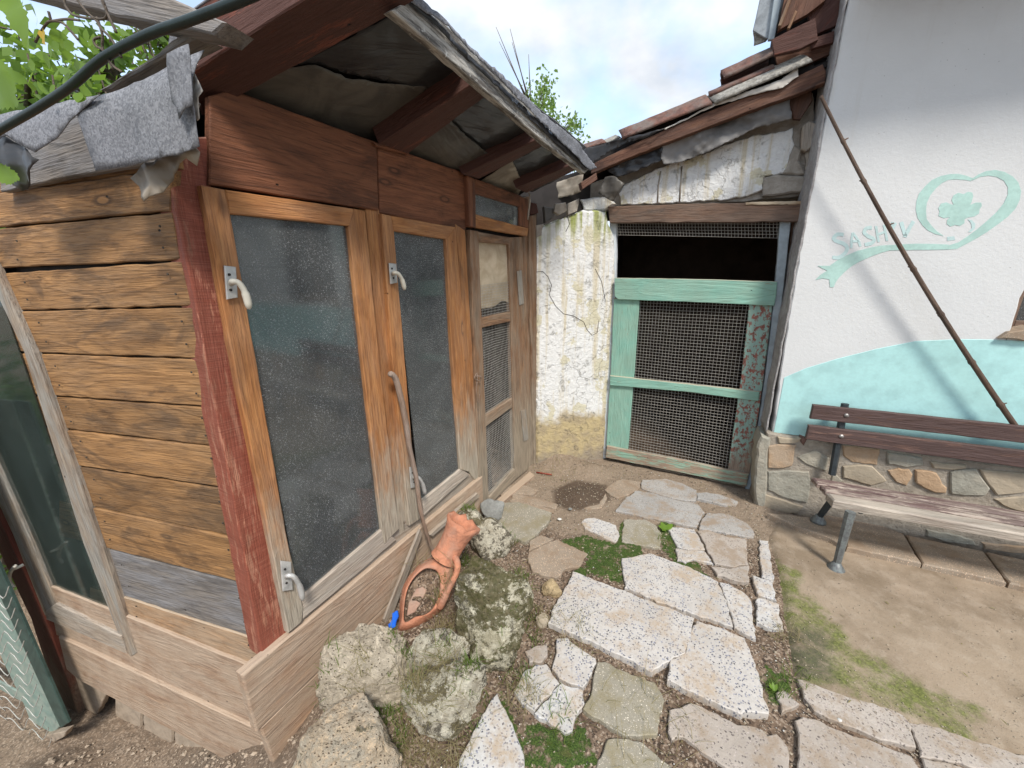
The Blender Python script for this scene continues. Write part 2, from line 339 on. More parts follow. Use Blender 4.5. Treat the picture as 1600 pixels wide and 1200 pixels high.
M['cobble'] = stony('grey_cobble', (.27, .27, .25), (.20, .20, .185), 60, .5)
M['lichentile'] = stony('lichened_concrete_tile', (.42, .40, .35), (.17, .16, .145), 45, .9, (.30, .28, .24))
M['earthclod'] = stony('pale_clod', (.50, .44, .37), (.36, .30, .24), 14)

def terrazzo(name, base, dark, dirt=.4, dirtc=(.40, .30, .21), sc=85, th=.5):
    N = NT(name); v = N.vec(N.obj, (1, 1, .6))
    dv = N.n('ShaderNodeVectorMath', operation='SCALE'); N.set(dv.inputs[0], N.noise(v, 60, 2, .5, col=True)); dv.inputs[3].default_value = .012
    ad = N.n('ShaderNodeVectorMath', operation='ADD'); N.set(ad.inputs[0], v); N.set(ad.inputs[1], dv.outputs[0])
    n = N.n('ShaderNodeTexVoronoi'); N.set(n.inputs['Vector'], ad.outputs[0]); n.inputs['Scale'].default_value = sc
    s = N.n('ShaderNodeSeparateColor'); N.set(s.inputs[0], n.outputs[1])
    chip = N.math('MULTIPLY', N.ramp(n.outputs[0], .44, .34), N.ramp(s.outputs[0], th, th+.05))
    chipc = N.mix(s.outputs[1], dark, hexmul(dark, 4.5))
    b = N.mix(N.ramp(s.outputs[2], .3, .9, 0, .6), base, hexmul(base, .82)); b = N.mix(N.ramp(N.noise(v, 2.6, 6, .65), .42, .66, 0, .6), b, hexmul(base, .68)); b = N.mix(N.math('MULTIPLY', N.oi.outputs['Random'], .35), b, dirtc)
    col = N.mix(chip, b, chipc)
    d = N.noise(v, 7, 8, .72); d2 = N.noise(v, 60, 4, .7)
    col = N.mix(N.math('MULTIPLY', N.ramp(d, .45, .66), N.ramp(d2, .25, .6, .4, dirt*1.6)), col, dirtc)
    N.bump(N.math('ADD', N.math('MULTIPLY', d2, .8), N.math('MULTIPLY', chip, -.5)), .55, .004); return N.done(col, .8)
M['terrazzo'] = terrazzo('white_terrazzo', (.53, .515, .49), (.07, .07, .08), .8, (.40, .32, .24), 105, .42)
M['terrazzo_dirty'] = terrazzo('dirty_terrazzo', (.43, .38, .33), (.10, .085, .075), 1., (.30, .235, .175), 110, .40)
M['terrazzo_grey'] = terrazzo('grey_terrazzo', (.40, .385, .36), (.10, .10, .10), .8, (.29, .225, .165), 130, .38)
M['concrete_slab'] = terrazzo('grey_concrete_slab', (.31, .285, .235), (.17, .15, .12), 1., (.25, .215, .14), 200, .5)
M['sand_slab'] = terrazzo('sandy_slab', (.32, .265, .205), (.18, .13, .09), 1., (.26, .19, .13), 210, .5)

def rockmat(name, c, c2, pit, moss=0., mossc=(.065, .068, .02), lich=0.):
    N = NT(name); v = N.vec(N.obj)
    f = N.noise(v, 11, 10, .78); h = N.noise(v, 34, 10, .8, .3); p = N.vor(N.vec(N.obj, (1, 1.7, 1.2)), 70); g0 = N.noise(v, 4, 4, .6)
    col = N.mix(N.ramp(f, .44, .58), c, c2); col = N.mix(N.ramp(g0, .4, .65, 0, .5), col, hexmul(c2, .8))
    pits = N.math('MAXIMUM', N.math('MULTIPLY', N.ramp(h, .60, .65), .8), N.math('MULTIPLY', N.ramp(p, .26, .14), N.ramp(g0, .45, .55)))
    col = N.mix(pits, col, pit); col = N.mix(N.ramp(h, .48, .40, 0, .8), col, hexmul(c, 1.3))
    if lich: col = N.mix(N.math('MULTIPLY', N.ramp(N.math('ADD', N.noise(v, 26, 10, .8, .4), N.math('MULTIPLY', N.math('SUBTRACT', g0, .5), .6)), .515, .55), lich), col, (.085, .072, .05))
    if moss:
        g = N.math('ADD', N.noise(v, 6.5, 10, .78), N.math('MULTIPLY', N.math('SUBTRACT', h, .5), .25)); m = N.ramp(g, 1-moss, 1-moss+.035)
        col = N.mix(N.math('MULTIPLY', m, .9), col, N.mix(N.ramp(N.noise(v, 60, 6, .7), .4, .62), mossc, (.17, .14, .07)))
    N.bump(N.math('SUBTRACT', N.math('ADD', N.math('MULTIPLY', f, 1.2), N.math('MULTIPLY', h, .6)), N.math('MULTIPLY', pits, .7)), 1., .03); return N.done(col, .97)
M['rock_tan'] = rockmat('tan_travertine', (.66, .565, .43), (.50, .42, .31), (.16, .12, .08))
M['rock_warm'] = rockmat('warm_travertine', (.66, .50, .33), (.58, .50, .38), (.2, .14, .09), .40, (.17, .16, .12))
M['rock_lichen'] = rockmat('lichened_rock', (.66, .61, .48), (.50, .44, .33), (.10, .08, .055), .47, (.13, .105, .05), .85)
M['rock_moss'] = rockmat('mossy_rock', (.66, .61, .46), (.46, .41, .28), (.08, .07, .04), .55, (.085, .08, .022), .8)
M['rock_yellow'] = rockmat('yellow_rock', (.56, .42, .24), (.44, .33, .19), (.16, .12, .07))

def soil():
    N = NT('soil'); v = N.vec(N.pos, rnd=False)
    f = N.noise(v, 38, 7, .72); g = N.noise(v, 3.5, 5, .6); cell = N.n('ShaderNodeTexVoronoi'); N.set(cell.inputs['Vector'], v); cell.inputs['Scale'].default_value = 130
    s = N.n('ShaderNodeSeparateColor'); N.set(s.inputs[0], cell.outputs[1])
    col = N.mix(N.ramp(f, .35, .68), (.07, .045, .030), (.22, .15, .10)); col = N.mix(N.ramp(g, .4, .65, 0, .55), col, (.30, .22, .155))
    col = N.mix(N.ramp(s.outputs[0], .72, .78, 0, .6), col, (.42, .33, .25)); col = N.mix(N.ramp(s.outputs[1], .82, .85, 0, .8), col, (.05, .035, .025))
    col = N.mix(N.math('MULTIPLY', N.attr('dusty'), .75), col, N.mix(f, (.24, .18, .125), (.36, .285, .21)))
    col = N.mix(N.math('MULTIPLY', N.attr('damp'), .85), col, N.mix(f, (.05, .032, .022), (.10, .065, .042)))
    mn = N.noise(v, 26, 6, .75)
    mf = N.ramp(N.math('ADD', N.attr('moss'), N.math('MULTIPLY', N.math('SUBTRACT', mn, .5), 3.)), .6, 1.0)
    mcol = N.mix(N.ramp(N.noise(v, 170, 3, .7), .4, .65), (.03, .055, .010), (.085, .13, .025)); mcol = N.mix(N.ramp(N.noise(v, 12, 4), .55, .72, 0, .7), mcol, (.13, .10, .04))
    col = N.mix(mf, col, mcol)
    h = N.math('ADD', f, N.math('MULTIPLY', s.outputs[0], .5)); N.bump(h, .9, .012); return N.done(col, .97)
M['soil'] = soil()
def pathm():
    N = NT('dusty_concrete'); v = N.vec(N.pos, rnd=False)
    f = N.noise(v, 90, 6, .7); g = N.noise(v, 3, 6, .62); h2 = N.noise(v, 14, 6, .65)
    col = N.mix(N.ramp(g, .35, .68), (.31, .24, .17), (.20, .15, .10)); col = N.mix(N.ramp(h2, .45, .7, 0, .45), col, (.38, .31, .235)); col = N.mix(N.ramp(f, .55, .75, 0, .45), col, (.18, .13, .085))
    sp = N.vor(v, 55); col = N.mix(N.ramp(sp, .13, .07, 0, .7), col, (.12, .09, .07))
    mn = N.noise(v, 13, 7, .75)
    mf = N.ramp(N.math('ADD', N.attr('moss'), N.math('MULTIPLY', N.math('SUBTRACT', mn, .5), 2.2)), .35, 1.1, 0, .9)
    mcol = N.mix(N.ramp(N.noise(v, 120, 3, .7), .4, .65), (.075, .09, .018), (.17, .19, .045)); mcol = N.mix(N.attr('black'), mcol, (.05, .05, .04))
    col = N.mix(mf, col, mcol)
    N.bump(N.math('ADD', f, N.math('MULTIPLY', h2, 1.5)), .45, .006); return N.done(col, .93)
M['path'] = pathm()

def glass(name, dust, tint=(.55, .62, .62), speck=.6, sc=260, zf=True):
    N = NT(name); t = N.t; t.links.remove(N.out.inputs[0].links[0]); t.nodes.remove(N.b)
    v = N.vec(N.obj)
    tr = N.n('ShaderNodeBsdfTransparent'); tr.inputs[0].default_value = (.62, .68, .67, 1)
    gl = N.n('ShaderNodeBsdfGlossy'); gl.inputs['Roughness'].default_value = .07; gl.inputs[0].default_value = (.72, .76, .76, 1)
    fr = N.n('ShaderNodeFresnel'); fr.inputs[0].default_value = 1.62
    m1 = N.n('ShaderNodeMixShader'); N.set(m1.inputs[0], N.math('MULTIPLY_ADD', fr.outputs[0], .95, .04)); t.links.new(tr.outputs[0], m1.inputs[1]); t.links.new(gl.outputs[0], m1.inputs[2])
    df = N.n('ShaderNodeBsdfDiffuse'); df.inputs[0].default_value = tint+(1,)
    a = N.noise(v, 4, 6, .65, .4); sp = N.ramp(N.noise(v, sc, 4, .8), .55, .64); big = N.vor(v, 60); bs = N.ramp(big, .10, .05)
    film = N.math('MULTIPLY', N.ramp(a, .3, .75, .65, 1.), dust)
    fac = N.math('ADD', film, N.math('MULTIPLY', N.math('MULTIPLY', sp, N.ramp(a, .3, .7, .3, 1)), speck*.45), clamp=True)
    fac = N.math('ADD', fac, N.math('MULTIPLY', bs, .12), clamp=True); N.set(df.inputs[0], N.mix(N.math('MAXIMUM', sp, bs), tint, hexmul(tint, 1.7)))
    m2 = N.n('ShaderNodeMixShader'); N.set(m2.inputs[0], fac); t.links.new(m1.outputs[0], m2.inputs[1]); t.links.new(df.outputs[0], m2.inputs[2])
    t.links.new(m2.outputs[0], N.out.inputs[0]); return N.m
M['glass'] = glass('dusty_window_glass', .34, (.20, .205, .205), 1.15, 180)
M['glass2'] = glass('grimy_window_glass', .42, (.215, .22, .215), 1.35, 180)
M['glass_left'] = glass('old_green_glass', .10, (.22, .28, .25), .3)

def leafm(name, c, c2):
    N = NT(name); t = N.t
    isl = N.n('ShaderNodeNewGeometry').outputs['Random Per Island']
    col = N.mix(isl, c, c2); N.set(N.b.inputs['Base Color'], col); N.b.inputs['Roughness'].default_value = .5
    trn = N.n('ShaderNodeBsdfTranslucent'); N.set(trn.inputs[0], N.mix(.5, col, (.35, .55, .05)))
    mxs = N.n('ShaderNodeMixShader'); mxs.inputs[0].default_value = .45; t.links.new(N.b.outputs[0], mxs.inputs[1]); t.links.new(trn.outputs[0], mxs.inputs[2]); t.links.new(mxs.outputs[0], N.out.inputs[0]); return N.m
M['leaf'] = leafm('tree_leaf', (.07, .13, .025), (.16, .26, .05))
M['vineleaf'] = leafm('vine_leaf', (.13, .23, .035), (.20, .32, .045))
M['yellowleaf'] = leafm('yellow_leaf', (.65, .42, .05), (.6, .35, .04))
M['treeleaf2'] = leafm('pale_leaf', (.13, .2, .07), (.22, .32, .10))
M['grass'] = leafm('grass_blade', (.07, .12, .02), (.15, .20, .05))
M['mossm'] = leafm('moss_tips', (.045, .075, .012), (.11, .16, .03))
M['drygrass'] = leafm('dry_grass', (.20, .15, .08), (.38, .30, .18))
M['darkleaf'] = leafm('dark_hedge_leaf', (.035, .07, .015), (.08, .14, .03))

# ------------------------------------------------------------ builders
WM = {}
def thing(name, label, cat, loc=(0, 0, 0), group=None, kind=None):
    o = bpy.data.objects.new(name, None); COL.objects.link(o); o.empty_display_size = .1
    o.location = [float(v) for v in loc]; WM[o] = Matrix.Translation(Vector([float(v) for v in loc]))
    if kind: o['kind'] = kind
    else: o['label'] = label; o['category'] = cat
    if group: o['group'] = group
    return o
def tag(o, label=None, cat=None, group=None, kind=None):
    if label: o['label'] = label
    if cat: o['category'] = cat
    if group: o['group'] = group
    if kind: o['kind'] = kind
    return o
def obj(name, verts, faces, mat, parent=None, frame=None, smooth=False, label=None, kind=None):
    vs = np.array([list(v) for v in verts], float)
    if frame is None: frame = Matrix.Translation(Vector(vs.mean(0)))
    Fi = np.array(frame.inverted())
    loc = vs @ Fi[:3, :3].T+Fi[:3, 3]
    me = bpy.data.meshes.new(name); me.from_pydata(loc.tolist(), [], faces); me.update()
    if smooth: me.polygons.foreach_set('use_smooth', [True]*len(me.polygons))
    for m in (mat if isinstance(mat, (list, tuple)) else [mat]): me.materials.append(M[m])
    o = bpy.data.objects.new(name, me); COL.objects.link(o)
    WM[o] = frame
    if parent is not None:
        o.parent = parent; o.matrix_local = WM[parent].inverted() @ frame
    else: o.matrix_local = frame
    if label: o['label'] = label
    if kind: o['kind'] = kind
    return o
def frame_of(pts, n):
    """x along the longest direction in the plane, z = normal"""
    P = np.array(pts); c = P.mean(0); n = np.array(n)/np.linalg.norm(n)
    Q = P-c; Q = Q-np.outer(Q @ n, n)
    u = np.linalg.svd(Q)[2][0]; u -= np.dot(u, n)*n; u /= np.linalg.norm(u); v = np.cross(n, u)
    return Matrix(((u[0], v[0], n[0], c[0]), (u[1], v[1], n[1], c[1]), (u[2], v[2], n[2], c[2]), (0, 0, 0, 1)))
def resample(P, step):
    out = []
    for a, b in zip(P, P[1:]+P[:1]):
        a = np.array(a); b = np.array(b); k = max(1, int(round(np.linalg.norm(b-a)/step)))
        for i in range(k): out.append(a+(b-a)*i/k)
    return out
def plate(name, pts, n, th, mat, parent=None, bev=.004, rough=0., step=.05, label=None, smooth=False, kind=None):
    """a board, slab or pane: front outline pts (world), normal n towards the viewer, th thick"""
    n = np.array(n)/np.linalg.norm(n); pts = [np.array(p, float) for p in pts]
    fr = frame_of(pts, n); nr = len(pts)
    if rough:
        pts = resample(pts, step); sd_ = random.random()*99
        n0 = n; dv = [np.array(noise.noise_vector(Vector(p*31)+Vector((sd_, 0, 0))))+.5*np.array(noise.noise_vector(Vector(p*90)+Vector((sd_, 0, 0)))) for p in pts]
        pts = [p+(d-np.dot(d, n0)*n0)*rough for p, d in zip(pts, dv)]
    c = np.mean(pts, 0); m = len(pts)
    # signed orientation
    ar = np.zeros(3)
    for i in range(m): ar += np.cross(pts[i]-c, pts[(i+1) % m]-c)
    if np.dot(ar, n) < 0: pts = pts[::-1]
    ins = []
    for i in range(m):
        a, p, b = pts[i-1], pts[i], pts[(i+1) % m]
        e1 = p-a; e2 = b-p; e1 /= np.linalg.norm(e1)+1e-9; e2 /= np.linalg.norm(e2)+1e-9
        k = np.cross(n, e1)+np.cross(n, e2); L = np.linalg.norm(k)
        k = k/L if L > .3 else np.cross(n, e1)
        ins.append(p+k*bev/max(.5, (L/2 if L > .3 else 1)))
    if bev:
        V_ = ins+[p-n*bev for p in pts]+[p-n*th for p in pts]
        F_ = [list(range(m))]
        for r in range(2):
            for i in range(m):
                j = (i+1) % m; F_.append([r*m+i, (r+1)*m+i, (r+1)*m+j, r*m+j])
        F_.append([2*m+i for i in range(m-1, -1, -1)])
    else:
        V_ = pts+[p-n*th for p in pts]; F_ = [list(range(m))]
        for i in range(m):
            j = (i+1) % m; F_.append([i, m+i, m+j, j])
        F_.append([m+i for i in range(m-1, -1, -1)])
    return obj(name, V_, F_, mat, parent, fr, smooth, label, kind)
def bd(name, plane, px, th, mat, parent=None, off=0., **k):
    k.setdefault('rough', .0022); k.setdefault('bev', .0035)
    return plate(name, [plane.sz(q[0], q[1], off) if len(q) == 3 else plane.at(q[0], q[1], off) for q in px], plane.n, th, mat, parent, **k)
def bsz(name, plane, q, th, mat, parent=None, off=0., **k):
    return plate(name, [plane.sz(a, b, off) for a, b in q], plane.n, th, mat, parent, **k)
def sheet(name, plane, px, mat, parent=None, off=0., amp=.02, fr=5., res=.02, th=.002, rough=.004, label=None, fn=None, kind=None, world=None, smooth=True):
    """a limp sheet: the outline filled with a fine mesh and waved along the normal"""
    P = world or [plane.at(x, y, off) for x, y in px]
    P = resample([np.array(p) for p in P], res*1.2)
    uv = [plane.uv(p) for p in P]; sd_ = random.random()*50
    uv = [(a+rough*noise.noise((a*60, b*60, sd_)), b+rough*noise.noise((a*60+9, b*60, sd_))) for a, b in uv]
    pts = [Vector(q) for q in uv]; nb = len(pts)
    us = [q[0] for q in uv]; vs = [q[1] for q in uv]
    y = min(vs); i = 0
    from mathutils.geometry import intersect_point_line
    arr = np.array(uv); nxt = np.roll(arr, -1, 0)
    while y < max(vs):
        x = min(us)+(res*.5 if i % 2 else 0)
        while x < max(us):
            c_ = ((arr[:, 1] > y) != (nxt[:, 1] > y)); xi = arr[:, 0]+(y-arr[:, 1])*(nxt[:, 0]-arr[:, 0])/np.where(c_, nxt[:, 1]-arr[:, 1], 1)
            if (np.sum(c_ & (x < xi)) % 2) == 1: pts.append(Vector((x+random.uniform(-.2, .2)*res, y+random.uniform(-.2, .2)*res)))
            x += res
        y += res*.87; i += 1
    vv, ee, ff, *_ = delaunay_2d_cdt(pts, [], [list(range(nb))], 1, 1e-5)
    b0 = np.dot(P[0]-plane.P, plane.n)
    W_ = []
    for q in vv:
        h = amp*(noise.noise((q[0]*fr, q[1]*fr, sd_))+.45*noise.noise((q[0]*fr*2.7, q[1]*fr*2.7, sd_+5))+.25*abs(noise.noise((q[0]*fr*7, q[1]*fr*6, sd_))))
        if fn: h += fn(q[0], q[1])
        W_.append(plane.sz(q[0], q[1], b0+h))
    F_ = [list(f) for f in ff]
    if th:
        m = len(W_); W2 = [w-plane.n*th for w in W_]
        cnt = {}
        for f in F_:
            for a, b in zip(f, f[1:]+f[:1]): cnt[(a, b)] = 1
        side = [[a, b, b+m, a+m] for (a, b) in cnt if (b, a) not in cnt]
        side = [s[::-1] for s in side]
        F_ = F_+[[i_+m for i_ in f[::-1]] for f in F_]+side; W_ = W_+W2
    return obj(name, W_, F_, mat, parent, frame_of(P, plane.n), smooth, label, kind)
def tube(name, pts, rad_, mat, parent=None, seg=8, label=None, smooth=True, caps=True, kind=None):
    pts = [np.array(p, float) for p in pts]; rr = rad_ if isinstance(rad_, (list, tuple)) else [rad_]*len(pts)
    vs, fs = tubev(pts, rr, seg, caps)
    u = pts[-1]-pts[0]; u = u/np.linalg.norm(u); a = np.array([0, 0, 1.]) if abs(u[2]) < .9 else np.array([0, 1., 0]); v = np.cross(a, u); v /= np.linalg.norm(v); w = np.cross(u, v); c = np.mean(pts, 0)
    fr = Matrix(((u[0], v[0], w[0], c[0]), (u[1], v[1], w[1], c[1]), (u[2], v[2], w[2], c[2]), (0, 0, 0, 1)))
    return obj(name, vs, fs, mat, parent, fr, smooth, label, kind)
def tubev(pts, rr, seg=8, caps=True, base=0):
    vs, fs = [], []; pv = None
    for i, p in enumerate(pts):
        t = (pts[min(i+1, len(pts)-1)]-pts[max(i-1, 0)]); t = t/(np.linalg.norm(t)+1e-9)
        if pv is None:
            a = np.array([0, 0, 1.]) if abs(t[2]) < .9 else np.array([1., 0, 0]); pv = np.cross(t, a)
        pv = pv-np.dot(pv, t)*t; pv /= np.linalg.norm(pv)+1e-9; w = np.cross(t, pv)
        for k in range(seg):
            an = 2*math.pi*k/seg; vs.append(p+(pv*math.cos(an)+w*math.sin(an))*rr[i])
    for i in range(len(pts)-1):
        for k in range(seg):
            k2 = (k+1) % seg; fs.append([base+i*seg+k, base+i*seg+k2, base+(i+1)*seg+k2, base+(i+1)*seg+k])
    if caps: fs.append([base+k for k in range(seg-1, -1, -1)]); fs.append([base+(len(pts)-1)*seg+k for k in range(seg)])
    return vs, fs
def spline(P, k=8):
    P = [np.array(p, float) for p in P]; out = []; Q = [P[0]]+P+[P[-1]]
    for i in range(1, len(Q)-2):
        for j in range(k):
            t = j/k; a, b, c, d = Q[i-1], Q[i], Q[i+1], Q[i+2]
            out.append(.5*((2*b)+(-a+c)*t+(2*a-5*b+4*c-d)*t*t+(-a+3*b-3*c+d)*t**3))
    out.append(P[-1]); return out
def wires(name, plane, px, step, r, mat, parent, off=0., bow=0., lab=None):
    """welded wire mesh over a four-cornered opening, joined into one part"""
    A, B, C, D = [plane.at(x, y, off) for x, y in px]          # tl tr br bl
    vs, fs = [], []; sd_ = random.random()*40
    def P(s, t):
        p = (A*(1-s)+B*s)*(1-t)+(D*(1-s)+C*s)*t
        w = noise.noise((s*2.2, t*2.2, sd_))*bow; w2 = noise.noise((s*3, t*3, sd_+7))*bow*.5
        return p+plane.n*w+plane.u*w2*.6+np.array([0, 0, w2*.5])
    nu = max(2, int(np.linalg.norm(B-A)/step)); nv = max(2, int(np.linalg.norm(D-A)/step)); K = 5
    for i in range(nu+1):
        v, f = tubev([P(i/nu, k/(K*2)) for k in range(K*2+1)], [r]*(K*2+1), 3, False, len(vs)); vs += v; fs += f
    for j in range(nv+1):
        v, f = tubev([P(k/K, j/nv)+plane.n*r*1.2 for k in range(K+1)], [r]*(K+1), 3, False, len(vs)); vs += v; fs += f
    o = obj(name, vs, fs, mat, parent, frame_of([A, B, C, D], plane.n)); o['kind'] = 'stuff'
    if lab: o['label'] = lab
    return o

# ------------------------------------------------------------ ground
def inpoly(x, y, P):
    c = False; j = len(P)-1
    for i in range(len(P)):
        if (P[i][1] > y) != (P[j][1] > y) and x < (P[j][0]-P[i][0])*(y-P[i][1])/(P[j][1]-P[i][1])+P[i][0]: c = not c
        j = i
    return c
def dpoly(x, y, P):
    best = 9
    for (ax, ay), (bx, by) in zip(P, P[1:]+P[:1]):
        dx, dy = bx-ax, by-ay; t = max(0, min(1, ((x-ax)*dx+(y-ay)*dy)/(dx*dx+dy*dy+1e-12))); best = min(best, math.hypot(x-ax-t*dx, y-ay-t*dy))
    return best
def gp(px): return [tuple(G(x, y)[:2]) for x, y in px]
MOSS = [gp(p) for p in [
    [(872, 845), (915, 838), (960, 850), (972, 815), (1000, 850), (1005, 868), (975, 885), (972, 915), (912, 893), (918, 868)],
    [(1030, 815), (1050, 800), (1062, 850), (1110, 905), (1060, 885), (1036, 860)],
    [(840, 1150), (900, 1120), (925, 1165), (940, 1200), (850, 1200)],
    [(905, 885), (925, 880), (905, 925), (890, 905)],
    [(820, 1130), (905, 1145), (935, 1200), (830, 1200)],
    [(760, 1130), (780, 1080), (835, 1200), (800, 1200)],
    [(1195, 1040), (1240, 1060), (1230, 1110), (1200, 1090)]]]
DAMP = [gp(p) for p in [[(868, 765), (900, 752), (945, 758), (948, 780), (905, 795), (870, 788)]]]
DUSTY = [gp(p) for p in [[(760, 760), (870, 700), (1170, 750), (1240, 830), (960, 850), (800, 800)], [(1090, 760), (1260, 800), (1330, 860), (1195, 850)]]]
def ground():
    xs = np.concatenate([np.linspace(-60, -3.2, 16)[:-1], np.arange(-3.2, -1.0, .04), np.arange(-1.0, 1.9, .0145), np.arange(1.9, 4, .06), np.linspace(4.2, 60, 14)])
    ys = np.concatenate([np.linspace(-60, -1.2, 12)[:-1], np.arange(-1.2, .6, .06), np.arange(.6, 3.3, .0145), np.arange(3.3, 6, .08), np.linspace(6.2, 60, 14)])
    V_, m_, d_, u_a = [], [], [], []
    for y in ys:
        for x in xs:
            near = -2.6 < x < 2.2 and .3 < y < 3.5
            z = terr(x, y)
            mo = da = du = 0.
            if near:
                z += .006*noise.noise((x*28, y*28, 2))+.004*noise.noise((x*70, y*70, 2))
                for P in MOSS:
                    if inpoly(x, y, P): mo = 1.
                    else: mo = max(mo, .55*max(0, 1-dpoly(x, y, P)/.05))
                for P in DAMP:
                    if inpoly(x, y, P): da = 1
                    else: da = max(da, max(0, 1-dpoly(x, y, P)/.04))
                for P in DUSTY:
                    if inpoly(x, y, P): du = 1
                    else: du = max(du, max(0, 1-dpoly(x, y, P)/.12))
                if mo > .3: z += .006*mo+.008*abs(noise.noise((x*45, y*45, 9)))*mo
            if x < -.4: du = max(du, .5*sm((-.4-x)/.5))
            V_.append((x, y, z)); m_.append(mo); d_.append(da); u_a.append(du)
    nx = len(xs); F_ = []
    for j in range(len(ys)-1):
        for i in range(nx-1): a = j*nx+i; F_.append((a, a+1, a+nx+1, a+nx))
    o = obj('ground', V_, F_, 'soil', None, Matrix.Identity(4), True); o['kind'] = 'structure'
    for nm, dat in (('moss', m_), ('damp', d_), ('dusty', u_a)):
        a = o.data.attributes.new(nm, 'FLOAT', 'POINT'); a.data.foreach_set('value', dat)
    return o
ground_o = ground()

PATHP = gp([(1193, 838), (1212, 905), (1222, 985), (1235, 1060), (1262, 1095), (1420, 1150), (1600, 1195), (1790, 1240)])+[(3.6, .2), (5.2, 1.2), (4.2, 1.6)]+gp([(1300, 838), (1240, 805)])
PATHP = PATHP[:8]+[tuple(PW.sz(1.6, 0, 1.6)[:2]), tuple(PW.sz(5, 0, 1.6)[:2]), tuple(PW.sz(5, 0, .05)[:2]), tuple(PW.sz(.1, 0, .05)[:2])]
def path():
    MP = gp([(1215, 905), (1260, 935), (1330, 1010), (1400, 1060), (1520, 1110), (1500, 1150), (1400, 1110), (1300, 1075), (1240, 1050), (1222, 985)])
    MP2 = gp([(1210, 880), (1250, 900), (1230, 930), (1212, 905)]); BK = gp([(1225, 990), (1280, 995), (1290, 1060), (1240, 1050)])
    def zf(x, y):
        d = dpoly(x, y, PATHP)
        z = .012+.010*noise.noise((x*1.7, y*1.7, 3))+.0035*noise.noise((x*11, y*11, 3))
        return z-.03*sm(1-d/.05)
    xs = np.arange(.9, 3.6, .02); ys = np.arange(.3, 2.6, .02); idx = {}; V_, F_, mo, bk = [], [], [], []
    def vid(i, j):
        if (i, j) not in idx:
            x, y = xs[i], ys[j]; idx[(i, j)] = len(V_); V_.append((x, y, zf(x, y)))
            m_ = 0.
            for P in (MP, MP2): m_ = max(m_, .85 if inpoly(x, y, P) else .75*max(0, 1-dpoly(x, y, P)/.09))
            mo.append(m_); bk.append(.7 if inpoly(x, y, BK) else .7*max(0, 1-dpoly(x, y, BK)/.06))
        return idx[(i, j)]
    for j in range(len(ys)-1):
        for i in range(len(xs)-1):
            if inpoly(xs[i]+.01, ys[j]+.01, PATHP): F_.append((vid(i, j), vid(i+1, j), vid(i+1, j+1), vid(i, j+1)))
    # far continuation of the same slab along the wall
    b = len(V_)
    for x, y in [PW.sz(1.9, 0, .05)[:2], PW.sz(1.9, 0, 1.4)[:2], PW.sz(5, 0, 1.4)[:2], PW.sz(5, 0, .05)[:2]]: V_.append((x, y, -.004)); mo.append(0.); bk.append(0.)
    F_.append((b, b+1, b+2, b+3))
    o = obj('path', V_, F_, 'path', None, Matrix.Identity(4), True); o['kind'] = 'structure'
    for nm, dat in (('moss', mo), ('black', bk)): a = o.data.attributes.new(nm, 'FLOAT', 'POINT'); a.data.foreach_set('value', dat)
path_o = path()

